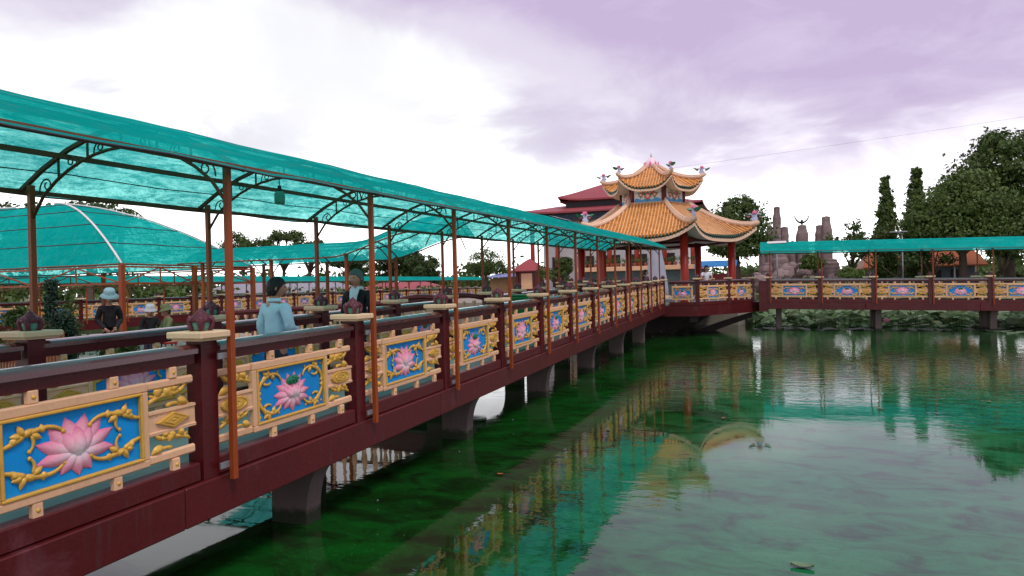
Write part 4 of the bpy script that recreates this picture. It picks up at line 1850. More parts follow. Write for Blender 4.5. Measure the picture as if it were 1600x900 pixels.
cnt = 0
while cnt < 5200:
    x, y = rr.uniform(-1.0, 34), 33.8 + 26 * rr.random() ** 1.3
    if not inlotus(x, y) or (x < -1.3 and y > 39):
        continue
    hh = rr.uniform(.12, .85) * min(1, .35 + (y - 36) * .22)
    lotus_leaf(g, x, y, max(.06, hh), rr.uniform(.18, .38), rr.uniform(.05, .75), rr.uniform(0, 2 * pi), rr.uniform(.1, .35))
    if y < 43:
        gst.tube([(x, y, -.1), (x + .03, y, max(.04, hh) - .03)], .010, 4, cap=False)
    cnt += 1
o = stuff(g.build('lotus_leaves', LOTUSL))
tag(o, 'dense field of lotus leaves behind the right footbridge', 'lotus plants')
stuff(gst.build('stems', LEAFY, o))
for _ in range(1500):
    x, y = rr.uniform(-.5, 26), rr.uniform(32.5, 41)
    if inlotus(x, y + rr.uniform(.3, 2.2 + .12 * max(0, x))) and mnoise.noise(Vector((x * .5, y * .5, 5))) > -.25:
        lotus_leaf(gp, x, y, .012 + rr.random() * .035, rr.uniform(.16, .40), rr.uniform(0, .08), rr.uniform(0, 6), 0)
o = stuff(gp.build('lily_pads', PADM))
tag(o, 'flat pale lily pads floating along the front edge of the lotus field', 'lily pads')
lf = thing('lotus_blossom', 'single pink lotus blossom low among the leaves by the middle pier', 'flower', (5.3, 37.2, 0))
g = G()
g.tube([(0, 0, -.1), (0, 0, .28)], .015, 5)
g.build('stem', LEAFY, lf)
g = G()
for k in range(9):
    a = 2 * pi * k / 9
    d = Vector((cos(a), sin(a), 0))
    g.tube([Vector((0, 0, .26)), d * .08 + Vector((0, 0, .30)), d * .11 + Vector((0, 0, .38)), d * .09 + Vector((0, 0, .45))], [.02, .05, .04, .004], 6)
g.build('petals', FLOWPINK, lf)
# drifting leaves on the open water
for i, (x, y, s_, lab) in enumerate(((.22, 6.25, .11, 'curled pale green leaf floating nearest the bottom edge'), (-.79, 12.6, .08, 'brown leaf floating below the reflection of the pavilion'),
                                     (1.9, 14.2, .09, 'pale floating leaf on the open water to the right'), (3.9, 15.4, .08, 'light leaf floating near the reflected canopy'),
                                     (-2.55, 11.2, .06, 'small pale leaf floating beside the bridge reflection'), (-3.3, 8.2, .05, 'tiny orange leaf floating near the bridge'))):
    g = G()

    def f(u, v, s_=s_, i=i):
        w = s_ * .45 * sin(pi * (u * .94 + .03)) ** .7
        return ((u - .5) * s_ * 1.7, (v - .5) * 2 * w, .006 + .16 * s_ * (v - .5) ** 2 * 4 + .10 * s_ * (u - .5) ** 2 * 4)
    g.grid(f, 6, 4, 0, True)
    g.grid(lambda u, v: tuple(Vector(f(u, v)) + Vector((0, 0, .003))), 6, 4, 0, True, True)
    o = g.build('floating_leaf', [PADM, paint('dead_leaf', (.20, .10, .05), .8)][i in (1,)] if i != 5 else paint('orange_leaf', (.45, .12, .03), .7), None, (x, y, 0), (0, 0, i * 1.3))
    tag(o, lab, 'leaf', 'leaves drifting on the pond')

# ------------------------------------------------------------------ buildings and rocks in the background
def hiproof(g, cx_, cy_, hx, hy, z0, z1, rx, up=.0, th=.18, m=0):
    """hipped sheet roof with upturned corners; rx = half length of the ridge along x"""
    n = 10

    def slope(side):
        def f(u, v):
            s = -1 + 2 * u
            if side in (0, 2):
                x = s * (hx + (rx - hx) * v)
                y = (hy * (1 - v)) * (-1 if side == 0 else 1)
            else:
                y = s * hy * (1 - v)
                x = (hx + (rx - hx) * v) * (1 if side == 1 else -1)
            z = z0 + (z1 - z0) * (1 - (1 - v) ** 1.15) + up * abs(s) ** 5 * (1 - v) ** 3
            return (cx_ + x, cy_ + y, z)
        return f
    for sd_ in range(4):
        g.grid(slope(sd_), n, 8, m, False)
        f = slope(sd_)
        g.grid(lambda u, v, f=f: (f(u, 0)[0], f(u, 0)[1], f(u, 0)[2] - th * v), n, 1, m, False)
    g.add([(cx_ - hx, cy_ - hy, z0 - th), (cx_ + hx, cy_ - hy, z0 - th), (cx_ + hx, cy_ + hy, z0 - th), (cx_ - hx, cy_ + hy, z0 - th)], [(0, 1, 2, 3)], m)


tp = thing('temple', 'large temple with two tiers of dull red hipped roof behind the pavilion', 'temple', (-15.3, 76, GZ))
g = G()
hiproof(g, 0, 0, 9.5, 7, 8.9, 10.3, 6.5, .3)
g.build('lower_roof', REDROOF, tp)
g = G()
hiproof(g, 0, 0, 5.9, 4.6, 10.4, 12.5, 1.6, .4)
g.build('upper_roof', REDROOF, tp)
g = G()
g.box((-5.2, -4.0, 9.4), (5.2, 4.0, 10.25))
g.build('upper_wall', DARKW, tp)
g = G()
g.box((-7.5, -5.2, 0), (7.5, 5.2, 8.7))
tw = g.build('wall', WHITE, tp)
for k in range(7):
    x = -8.4 + 2.8 * k
    g = G()
    g.lathe([(.26, 0), (.24, 8.2)], 12, (x, -6.2, 0))
    g.build('column', RED, tp)
for k in range(5):
    x = -5.6 + 2.8 * k
    g = G()
    g.box((x - .9, -5.28, 1.0), (x + .9, -5.18, 4.2))
    w = g.build('window', DARKW, tp)
    g = G()
    g.box((x - .04, -5.32, 1.0), (x + .04, -5.281, 4.2))
    g.box((x - .9, -5.321, 2.55), (x + .9, -5.2815, 2.63))
    g.build('glazing_bar', CREAM, w)
g = G()
g.box((-9, -6.4, 8.0), (9, -6.0, 8.7))
g.build('eave_beam', paint('painted_eave_beam', (.03, .05, .08), .6, .4, 2, col2=(.20, .12, .04), cov=.6), tp)

kk = thing('kiosk', 'small maroon kiosk with a pyramid red roof and pale shutter behind the bridge posts', 'kiosk', (-21.1, 61.2, GZ))
g = G()
hiproof(g, 0, 0, 1.35, 1.35, 2.62, 3.75, .02, .0, .08)
g.build('roof', REDROOF, kk)
g = G()
g.box((-.95, -.95, 0), (.95, .95, 2.6))
g.build('wall', DRED, kk)
g = G()
g.box((-.55, -1.0, .9), (.55, -.94, 2.35), 0, .01)
g.build('shutter', CREAM, kk)
for sgn in (-1, 1):
    g = G()
    g.box((sgn * .95 - .12, -1.08, 0), (sgn * .95 + .12, -.84, 2.6))
    g.build('corner_post', MAROON, kk)

sh_ = thing('shed', 'low wooden shed with a blue sheet roof beside the round clipped tree', 'shed', (-24.6, 63.5, GZ))
g = G()
g.box((-1.2, -.9, 0), (1.5, .9, 2.0))
g.build('wall', paint('tan_boards', (.32, .19, .09), .8, .3, 2, streak=.5), sh_)
g = G()
g.add([(-1.4, -1.2, 2.05), (1.8, -1.2, 2.05), (1.8, 1.2, 2.4), (-1.4, 1.2, 2.4), (-1.4, -1.2, 2.12), (1.8, -1.2, 2.12), (1.8, 1.2, 2.47), (-1.4, 1.2, 2.47)],
      [(3, 2, 1, 0), (4, 5, 6, 7), (0, 1, 5, 4), (1, 2, 6, 5), (2, 3, 7, 6), (3, 0, 4, 7)])
g.build('roof', BLUEROOF, sh_)

for i, (x, y, w, d, z, lab) in enumerate(((-41.5, 47, 3.2, 2.6, 1.55, 'grey sheet roof of a low shed behind the boy in blue'), (-45, 60, 5, 3, 1.5, 'wide grey sheet roof low behind the far footbridge'),
                                          (-42, 74, 5, 3.5, 1.45, 'brown-red roof low behind the far footbridge, right of the man in black'))):
    t = thing('shed', lab, 'shed', (x, y, GZ))
    g = G()
    g.box((-w + .3, -d + .3, 0), (w - .3, d - .3, z - .45))
    g.build('wall', WHITE, t)
    g = G()
    hiproof(g, 0, 0, w, d, z - .4, z + .55, w * .6, 0, .08)
    g.build('roof', GREYROOF if i < 2 else REDROOF, t)

ob = thing('garden_building', 'long low building with an orange-brown roof behind the right footbridge', 'building', (14.0, 78, GZ))
g = G()
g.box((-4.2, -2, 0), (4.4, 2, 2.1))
g.build('wall', paint('dark_blue_wall', (.12, .15, .18), .7, .3, 1), ob)  # dark blue wall colour with a little variation
g = G()
hiproof(g, 0, 0, 5.2, 3.0, 2.2, 4.0, 4.4, 0, .12)
g.build('roof', ORANGER, ob)
for k in range(6):
    g = G()
    x = -4.2 + 1.7 * k
    g.box((x - .06, -2.6, 0), (x + .06, -2.48, 2.2))
    g.build('veranda_post', WHITE, ob)
for k in range(4):
    g = G()
    x = -3.0 + 2 * k
    g.box((x - .6, -2.05, .7), (x + .6, -1.98, 1.8))
    g.build('window', DARKW, ob)


def rock_tower(x, y, cols, label, seed):
    rr = random.Random(seed)
    t = thing('rock_tower', label, 'rock', (x, y, GZ), 0, 'artificial rock towers')
    for (dx, dy, r, h) in cols:
        def fn(a, z, ph=rr.uniform(0, 9), r=r):
            return .86 + .22 * mnoise.noise(Vector((cos(a) * 1.6 + ph, sin(a) * 1.6, z * .35))) + .16 * abs(cos(2.5 * a + ph)) + .10 * mnoise.noise(Vector((cos(a) * 4, sin(a) * 4 + ph, z * 1.3)))
        g = G()
        prof = []
        n = 16
        for i in range(n + 1):
            q = i / n
            prof.append((r * (1.12 - .28 * q) * (1 if q < .93 else .8) * rr.uniform(.93, 1.07), h * q))
        prof.append((r * .1, h + .1))
        g.lathe(prof, 18, (dx, dy, 0), 0, False, fn)
        g.build('rock_column', ROCK, t)
    return t


rock_tower(1.0, 72, [(-.05, 0, .42, 8.3), (-.75, .2, .42, 6.5), (.6, .1, .50, 6.3), (-1.4, .3, .45, 4.6), (1.2, 0, .55, 4.8), (.2, -.6, .9, 3.6), (-1.0, -.5, .8, 2.8)],
           'tallest cluster of reddish rock columns left of the eagle', 1)
rock_tower(3.2, 72, [(0, 0, .62, 6.4), (-.9, .2, .3, 4.9), (.3, -.6, 1.0, 3.0)], 'short rock column carrying the eagle statue', 2)
rock_tower(5.2, 72, [(.15, 0, .55, 7.1), (-.45, .1, .45, 6.3), (.4, -.5, .9, 3.0)], 'rounded pair of rock columns right of the eagle', 3)
rr = random.Random(17)
rk = thing('rock_heap', 'heap of dark rocks at the foot of the rock towers behind the right canopy', 'rock', (2.0, 68.5, GZ))
for k in range(30):
    x, y = rr.uniform(-3.4, 4.2), rr.uniform(-1, 1.4)
    r = rr.uniform(.5, 1.0)
    z = rr.uniform(.2, 3.0) * (1 - abs(x) / 6)
    g = G()
    prof = [(r * max(.06, sin(pi * i / 6)), r * .8 * -cos(pi * i / 6)) for i in range(7)]
    ph = rr.uniform(0, 9)
    g.lathe(prof, 9, (0, 0, 0), 0, False, lambda a, z_, ph=ph: .8 + .35 * mnoise.noise(Vector((cos(a) * 1.5 + ph, sin(a) * 1.5, z_ * 2))))
    g.build('boulder', ROCK, rk, (x, y, z), (rr.uniform(-.4, .4), rr.uniform(-.4, .4), rr.uniform(0, 6)))
eg = thing('eagle_statue', 'dark eagle statue with raised wings on top of the short rock column', 'statue', (3.2, 72, GZ + 6.5))
eg.scale = (.8, .8, .75)
g = G()
g.tube([(0, 0, 0), (0, 0, .18), (0, -.05, .42), (0, -.18, .58), (0, -.32, .52)], [.08, .14, .16, .09, .02], 8)
g.build('body', DARKW, eg)
for sgn in (-1, 1):
    g = G()

    def f(u, v, sgn=sgn):
        sp = [(0, .30), (.35, .42), (.62, .75), (.78, 1.15)]
        q = u * 3
        i = min(2, int(q))
        r_ = q - i
        x = sp[i][0] + (sp[i + 1][0] - sp[i][0]) * r_
        z = sp[i][1] + (sp[i + 1][1] - sp[i][1]) * r_
        c = .34 * (1 - u) ** .6 + .03
        return (sgn * (x + .10 * v), .05 + (v - .3) * c * .9, z - v * c * .5)
    g.grid(f, 8, 4)
    g.grid(lambda u, v: tuple(Vector(f(u, v)) + Vector((0, 0, .03))), 8, 4)
    g.build('wing', DARKW, eg)

# flower terrace behind the pavilion
ft = thing('flower_terrace', 'long cream terrace wall lined with potted plants behind the red pillars', 'terrace', (-9, 52, 1.44))
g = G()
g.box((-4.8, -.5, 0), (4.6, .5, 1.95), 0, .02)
g.build('wall', paint('dark_teal_wall', (.06, .09, .08), .8, .3, 1), ft)  # dark teal colour of the wall below the cream ledge
g = G()
g.box((-5.0, -.7, 1.951), (4.8, .7, 2.28), 0, .02)
g.build('ledge', CREAM, ft)
rr = random.Random(18)
for k in range(22):
    x = -4.7 + k * .43
    g = G()
    g.lathe([(.10, 2.281), (.15, 2.48), (.16, 2.52), (.12, 2.53)], 8, (x, -.45, 0))
    p = g.build('flower_pot', TERRA, ft)
    g = G()
    leaves(g, [(x, -.45, 2.72, .2, .2, .22)], 60, .12, rr, 0, 0, .3, 12, .4)
    stuff(g.build('plant', LEAFY if k % 3 else LEAFD, p))
aw = thing('blue_awning', 'small blue awning over a maroon stall seen between the right pillars', 'awning', (-3.3, 47.5, 1.44))
g = G()
g.add([(-1.3, -.6, 1.95), (1.4, -.6, 1.95), (1.4, .6, 2.35), (-1.3, .6, 2.35), (-1.3, -.6, 2.0), (1.4, -.6, 2.0), (1.4, .6, 2.4), (-1.3, .6, 2.4)],
      [(3, 2, 1, 0), (4, 5, 6, 7), (0, 1, 5, 4), (1, 2, 6, 5), (2, 3, 7, 6), (3, 0, 4, 7)])
g.build('cover', paint('awning_blue', (.03, .20, .45), .6, .2, 2), aw)
g = G()
g.box((-1.2, -.4, 0), (1.3, .4, 1.5), 0, .02)
g.build('counter', DRED, aw)
for sx_ in (-1.2, 1.3):
    g = G()
    g.box((sx_ - .03, -.55, 0), (sx_ + .03, -.49, 1.96))
    g.build('post', GREYMET, aw)

# statue under a grey cloth
dr = thing('draped_statue', 'tall statue wrapped in a grey cloth seen through the pavilion pillars', 'statue', (-6.9, 45.5, 1.44))


def drape(a, z):
    return 1 + .10 * sin(7 * a + z * .6) * (1 - z / 4.2) + .05 * sin(13 * a + 1)


g = G()
g.lathe([(.78, 0), (.72, .6), (.62, 1.4), (.52, 2.2), (.40, 2.9), (.30, 3.3), (.20, 3.6), (.03, 3.72)], 30, (0, 0, 0), 0, True, drape)
g.build('cloth', GREYCLOTH, dr)
g = G()
g.box((-.8, -.8, -.02), (.8, .8, .14), 0, .02)
g.build('plinth', CAPM, dr)
for (x, lab) in ((.72, 'slim lamp post with a flat head behind the left end of the right canopy'), (9.85, 'slim lamp post with a flat head behind the middle of the right canopy')):
    t = thing('lamp_post', lab, 'lamp post', (x, 60.5 if x > 5 else 59.5, GZ), 0, 'garden lamp posts')
    g = G()
    g.lathe([(.06, 0), (.045, 4.6)], 8)
    g.build('pole', GREYMET, t)
    g = G()
    g.bar((0, 0, 4.55), (-.45, 0, 4.68), .05)
    g.build('arm', GREYMET, t)
    g = G()
    g.box((-.85, -.16, 4.66), (.35, .16, 4.75), 0, .02)
    g.build('lamp_head', GREYMET, t)
for i, (y, z0, z1, lab) in enumerate(((75, 12.6, 21.0, 'highest thin power line crossing the right sky'), (76, 9.5, 13.6, 'middle thin power line crossing the right sky'), (77, 8.6, 11.0, 'lowest thin power line crossing the right sky'))):
    g = G()
    pts = []
    for k in range(25):
        q = k / 24
        pts.append((-60 + 130 * q, y, z0 + (z1 - z0) * q - 1.2 * 4 * q * (1 - q)))
    g.tube(pts, .009, 4, cap=False)
    tag(g.build('power_line', GREYMET), lab, 'power line', 'power lines')

# ------------------------------------------------------------------ small things on and around the walkway
lp = thing('hanging_lamp', 'green jar-shaped lamp hanging under the near canopy', 'lamp', (-5.37, 6.59, 0))
g = G()
g.tube([(0, 0, 3.90), (0, 0, 3.68)], .006, 5)
g.build('cord', WIRE, lp)
g = G()
g.lathe([(.02, 3.69), (.022, 3.66), (.028, 3.645), (.028, 3.625)], 10)
g.build('holder', DARKW, lp)
g = G()
g.lathe([(.026, 3.626), (.05, 3.61), (.062, 3.595), (.062, 3.50), (.055, 3.475), (.01, 3.47)], 14)
g.build('jar', JARM, lp)
bn = thing('wheeled_bin', 'bright green plastic bin standing on the footbridge deck', 'bin', (-5.25, 14.6, 1.195))
g = G()
vs = [(sx_ * w, sy_ * d, z) for z, w, d in ((.08, .20, .24), (.95, .27, .31)) for sx_, sy_ in ((-1, -1), (1, -1), (1, 1), (-1, 1))]
g.add(vs, [(3, 2, 1, 0), (4, 5, 6, 7), (0, 1, 5, 4), (1, 2, 6, 5), (2, 3, 7, 6), (3, 0, 4, 7)])
g.build('body', BINM, bn)
g = G()
g.box((-.31, -.35, .951), (.31, .33, 1.0), 0, .015)
g.box((-.26, -.30, .999), (.26, .28, 1.05), 0, .02)
g.build('lid', BINM, bn)
for sgn in (-1, 1):
    g = G()
    o_ = len(g.v)
    g.lathe([(.02, -.02), (.09, -.02), (.09, .02), (.02, .02)], 14)
    g.v = [(sgn * .2 + z, .24 + x, .09 + y) for x, y, z in g.v]
    g.build('wheel', DARKW, bn)
# island: fence, shrubs, mossy columns
fe = thing('picket_fence', 'low brown picket fence on the island beside the man in black', 'fence', (-14.6, 9.2, .92))
for k in range(24):
    x = k * .09 - .1
    g = G()
    g.poly([(x - .022, 0), (x + .022, 0), (x + .022, .82), (x, .87), (x - .022, .82)], -.012, .012, axis='y')
    g.build('picket', PICKET, fe)
for z in (.22, .66):
    g = G()
    g.box((-.16, .013, z), (2.05, .05, z + .06))
    g.build('rail', PICKET, fe)
for i, (x, y, h, r, lab) in enumerate(((-14.35, 10.2, 1.85, .12, 'tall slim dark green column shrub beside the far canopy post'), (-13.55, 9.9, 1.2, .19, 'short thick dark green column shrub on the island'))):
    bl = [(0, 0, .15 + (h - .25) * q / 7, r * (1 + .1 * sin(q * 2)), r, .16) for q in range(8)]
    tree('column_shrub', lab, 'shrub', (x, y, .92), h * .7, .04, bl, 5200, .055, MOSSL, 'island shrubs', 130 + i, .2, .5, 20, .3, False)
for i, (x, y, z, bl, lab) in enumerate(((-14.1, 10.35, .92, [(0, 0, 1.35, .18, .18, .22), (.05, 0, .95, .28, .28, .35), (0, 0, .45, .4, .4, .4)], 'dark lumpy shrub between the two mossy columns'),
                                        (-14.9, 9.9, .92, [(0, 0, 1.05, .26, .26, .22)], 'small round potted topiary at the left edge of the island'),
                                        (-14.6, 9.0, .92, [(0, 0, .6, .45, .4, .5)], 'dark low shrub at the far left behind the railing'),
                                        (-12.95, 10.6, .92, [(0, 0, .35, .35, .3, .3)], 'low green shrub at the foot of the picket fence'))):
    tree('shrub', lab, 'shrub', (x, y, z), .8 if i != 3 else .2, .04, bl, 1500, .09, LEAFD, 'island shrubs', 120 + i, 0, .6, 20, .25, False)

# ------------------------------------------------------------------ people


def skin_mesh(pts, edges, rad, mat, sub=2):
    names = list(pts)
    me = bpy.data.meshes.new('tmp')
    me.from_pydata([pts[n] for n in names], [(names.index(a), names.index(b)) for a, b in edges], [])
    ob_ = bpy.data.objects.new('tmp', me)
    COL.objects.link(ob_)
    sk_ = ob_.modifiers.new('skin', 'SKIN')
    sk_.branch_smoothing = .6
    sk_.use_smooth_shade = True
    lay = me.skin_vertices[0].data
    for i, n in enumerate(names):
        r = rad[n]
        lay[i].radius = r if isinstance(r, tuple) else (r, r)
        lay[i].use_root = (i == 0)
    ss = ob_.modifiers.new('sub', 'SUBSURF')
    ss.levels = sub
    ss.render_levels = sub
    bpy.context.view_layer.update()
    dg = bpy.context.evaluated_depsgraph_get()
    out = bpy.data.meshes.new_from_object(ob_.evaluated_get(dg))
    bpy.data.objects.remove(ob_)
    out.materials.clear()
    out.materials.append(mat)
    for p in out.polygons:
        p.use_smooth = True
    return out


def head_mesh(g, H, M4, m_skin=0, m_eye=1, m_lip=2):
    a, b, c = .054 * H, .065 * H, .074 * H
    ga = lambda d, s: math.exp(-(d / s) ** 2)

    def f(u, v):
        th = pi * u
        ph = 2 * pi * v
        x, y, z = sin(th) * sin(ph), -sin(th) * cos(ph), cos(th)
        k = 1.0
        fr = max(0, -y)
        jaw = max(0, -z - .1)
        X = x * a * (1 - .34 * jaw)
        Y = y * b * (1 - .12 * jaw * (1 if y > 0 else .2))
        Z = z * c
        d = fr * (.30 * ga(x, .16) * ga(z + .18, .20) + .14 * ga(x, .12) * ga(z - .02, .2) + .05 * ga(z - .30, .14) - .10 * (ga(x - .36, .17) + ga(x + .36, .17)) * ga(z - .08, .14)
                  + .07 * ga(x, .3) * ga(z + .52, .10) - .03 * ga(x, .3) * ga(z + .66, .06) + .10 * ga(x, .3) * ga(z + .84, .14))
        Y -= d * b
        return M4 @ Vector((X, Y, Z))
    g.grid(f, 26, 36, m_skin, True, True)

    def ell(c0, r, m):
        g.grid(lambda u, v: M4 @ (Vector(c0) + Vector((r[0] * sin(pi * u) * cos(2 * pi * v), r[1] * sin(pi * u) * sin(2 * pi * v), r[2] * cos(pi * u)))), 6, 8, m, True)
    for s_ in (-1, 1):
        ell((s_ * a * 1.02, .006 * H, -.004 * H), (.007 * H, .014 * H, .021 * H), m_skin)
        ell((s_ * a * .36, -b * .865, c * .09), (.009 * H, .006 * H, .0045 * H), m_eye)
    ell((0, -b * .97, -c * .53), (.014 * H, .006 * H, .005 * H), m_lip)


def hair_mesh(H, M4, mat, front=.40, side=-.05, back=-.80, puff=1.13, seed=0):
    a, b, c = .054 * H * puff, .065 * H * puff, .074 * H * puff
    g = G()

    def f(u, v):
        ph = 2 * pi * v
        w = (1 - cos(ph)) / 2          # 0 front, 1 back
        if w < .12:
            lim = front
        elif w < .34:
            lim = front + (side - front) * (w - .12) / .22
        elif w < .58:
            lim = side + (back - side) * (w - .34) / .24
        else:
            lim = back
        th = u * math.acos(max(-1, min(1, lim)))
        x, y, z = sin(th) * sin(ph), -sin(th) * cos(ph), cos(th)
        k = 1 + .06 * mnoise.noise(Vector((x * 4, y * 4, z * 4 + seed))) + .06 * mnoise.noise(Vector((x * 15, y * 15, z * 5 + seed)))
        if u > .8:
            k += .05 * mnoise.noise(Vector((ph * 9, 0, seed)))
        if u > .98:
            k *= .90
        return M4 @ Vector((x * a * k, y * b * k + .002 * H, z * c * k))
    g.grid(f, 18, 60, 0, True, True)
    return g.mesh('hair', mat)


def hat_mesh(H, M4, mat):
    g = G()
    r = .062 * H
    prof = [(r * 1.75, -.012 * H), (r * 1.78, -.008 * H), (r * 1.15, .018 * H), (r * 1.10, .03 * H), (r * 1.05, .075 * H), (r * .85, .092 * H), (r * .05, .096 * H)]
    g.lathe(prof, 20)
    g.v = [tuple(M4 @ Vector(v)) for v in g.v]
    return g.mesh('hat', mat)


def person(label, loc, rotz, H, shirt, trousers, hair=HAIR, pose=None, head_yaw=0, head_pitch=0, hat=None, long_sleeve=True, jacket=None, collar=True, group=None, sit=False, lean=0):
    t = thing('person', label, 'person', loc, rotz, group)
    J = {'pelvis': (0, 0, .525), 'belly': (0, -.005, .60), 'chest': (0, 0, .71), 'upchest': (0, .006, .785), 'neck': (0, .006, .835), 'skull': (0, -.006, .885)}
    for s_, n in ((1, 'L'), (-1, 'R')):
        J['sh' + n] = (s_ * .098, .006, .795)
        J['el' + n] = (s_ * .135, .012, .625)
        J['wr' + n] = (s_ * .130, -.035, .475)
        J['hip' + n] = (s_ * .052, 0, .505)
        J['kn' + n] = (s_ * .056, -.012, .285)
        J['an' + n] = (s_ * .056, .010, .045)
        J['toe' + n] = (s_ * .066, -.085, .020)
        J['heel' + n] = (s_ * .056, .025, .022)
        if sit:
            J['kn' + n] = (s_ * .075, -.24, .52)
            J['an' + n] = (s_ * .070, -.22, .27)
            J['toe' + n] = (s_ * .075, -.31, .235)
            J['heel' + n] = (s_ * .070, -.20, .24)
            J['el' + n] = (s_ * .14, -.05, .65)
            J['wr' + n] = (s_ * .07, -.20, .60)
    for k, v in (pose or {}).items():
        J[k] = v
    if lean:
        for k in list(J):
            if J[k][2] > .55 and not k.startswith('wr'):
                x, y, z = J[k]
                J[k] = (x, y - lean * (z - .53), z)
    for s_, n in ((1, 'L'), (-1, 'R')):
        w, e = Vector(J['wr' + n]), Vector(J['el' + n])
        d = (w - e).normalized()
        side = Vector((s_, 0, 0)) - d * d.x * s_
        side.normalize()
        nrm = d.cross(side)
        J['palm' + n] = tuple(w + d * .035)
        fw_ = side.cross(d)
        for q in range(4):
            b0 = w + d * .055 + fw_ * (-.016 + .0107 * q)
            ln = (.038, .044, .041, .032)[q]
            J['f%da%s' % (q, n)] = tuple(b0)
            J['f%db%s' % (q, n)] = tuple(b0 + d * ln * .55 - side * .006)
            J['f%dc%s' % (q, n)] = tuple(b0 + d * ln - side * .020)
        b0 = w + d * .018 + fw_ * -.018
        J['tha' + n] = tuple(b0 + fw_ * -.006)
        J['thb' + n] = tuple(b0 + fw_ * -.016 + d * .022 - side * .008)
        J['thc' + n] = tuple(b0 + fw_ * -.016 + d * .036 - side * .014)
    zo = -.22 if sit else 0
    P = {k: Vector(v) * H + Vector((0, 0, zo * H)) for k, v in J.items()}
    rb = {'pelvis': .075, 'belly': .068, 'chest': .078, 'upchest': .062, 'neck': .032, 'skull': .036}
    ed = [('pelvis', 'belly'), ('belly', 'chest'), ('chest', 'upchest'), ('upchest', 'neck'), ('neck', 'skull')]
    for n in 'LR':
        rb.update({'sh' + n: .036, 'el' + n: .024, 'wr' + n: .016, 'palm' + n: .019, 'hip' + n: .054, 'kn' + n: .034, 'an' + n: .022, 'toe' + n: .018, 'heel' + n: .020})
        ed += [('upchest', 'sh' + n), ('sh' + n, 'el' + n), ('el' + n, 'wr' + n), ('wr' + n, 'palm' + n), ('pelvis', 'hip' + n), ('hip' + n, 'kn' + n), ('kn' + n, 'an' + n), ('an' + n, 'toe' + n), ('an' + n, 'heel' + n)]
        for q in range(4):
            rb.update({'f%da%s' % (q, n): .0058, 'f%db%s' % (q, n): .0055, 'f%dc%s' % (q, n): .0046})
            ed += [('palm' + n, 'f%da%s' % (q, n)), ('f%da%s' % (q, n), 'f%db%s' % (q, n)), ('f%db%s' % (q, n), 'f%dc%s' % (q, n))]
        rb.update({'tha' + n: .007, 'thb' + n: .0065, 'thc' + n: .005})
        ed += [('wr' + n, 'tha' + n), ('tha' + n, 'thb' + n), ('thb' + n, 'thc' + n)]
    body = skin_mesh({k: tuple(v) for k, v in P.items()}, ed, {k: rb[k] * H for k in P}, SKIN, 2)
    # head joined to the body mesh
    hp = P['skull'] + Vector((0, -.012 * H, .045 * H))
    M4 = Matrix.Translation(hp) @ Matrix.Rotation(head_yaw, 4, 'Z') @ Matrix.Rotation(head_pitch, 4, 'X')
    g = G()
    g.v = [tuple(v.co) for v in body.vertices]
    g.t = [0.0] * len(g.v)
    for p in body.polygons:
        g.f.append(tuple(p.vertices))
        g.m.append(0)
        g.s.append(True)
    head_mesh(g, H, M4)
    g.build('body', [SKIN, EYEM, LIPM], t)
    # shirt / jacket

    def cloth(name, mat, ks, eds, rad, sub=2):
        me = skin_mesh({k: tuple(P[k]) for k in ks}, eds, {k: (tuple(q * H for q in rad[k]) if isinstance(rad[k], tuple) else rad[k] * H) for k in ks}, mat, sub)
        nn = [v.normal.copy() for v in me.vertices]
        for v, n_ in zip(me.vertices, nn):
            c_ = v.co
            q = mnoise.noise(Vector((c_.x * 13, c_.y * 13, c_.z * 7 + loc[1]))) * .013 + mnoise.noise(Vector((c_.x * 22 + c_.z * 26, c_.y * 22, c_.z * 17))) * .007
            v.co = c_ + n_ * q
        return obj(name, me, t)
    P['hem'] = P['pelvis'] + Vector((0, 0, -.03 * H))
    P['collarb'] = P['neck'] + Vector((0, .002 * H, -.012 * H))
    grow = 1.0 if not jacket else 1.0
    ks = ['hem', 'belly', 'chest', 'upchest', 'collarb']
    eds = [('hem', 'belly'), ('belly', 'chest'), ('chest', 'upchest'), ('upchest', 'collarb')]
    rd = {'hem': .088, 'belly': .084, 'chest': .092, 'upchest': .074, 'collarb': .046}
    for n in 'LR':
        if long_sleeve:
            ks += ['sh' + n, 'el' + n, 'wr' + n]
            eds += [('upchest', 'sh' + n), ('sh' + n, 'el' + n), ('el' + n, 'wr' + n)]
            rd.update({'sh' + n: .050, 'el' + n: .036, 'wr' + n: .026})
        else:
            P['sl' + n] = P['sh' + n].lerp(P['el' + n], .62)
            ks += ['sh' + n, 'sl' + n]
            eds += [('upchest', 'sh' + n), ('sh' + n, 'sl' + n)]
            rd.update({'sh' + n: .050, 'sl' + n: .044})
    top = cloth('jacket' if jacket else 'shirt', jacket or shirt, ks, eds, rd, 3)
    if jacket:
        # shirt front showing in the open jacket
        g = G()

        def f(u, v):
            z = .60 + (.838 - .60) * u
            w = .012 + .034 * u
            x = (v - .5) * 2 * w
            yy = -.094 - .004 * sin(pi * u) + .030 * max(0, u - .72) / .28 + abs(x) * .25
            return Vector((x, yy, z)) * H
        g.grid(f, 10, 6, 0, True)
        g.grid(lambda u, v: f(u, v) + Vector((0, .01, 0)), 10, 6, 0, True, True)
        g.build('shirt', shirt, t)
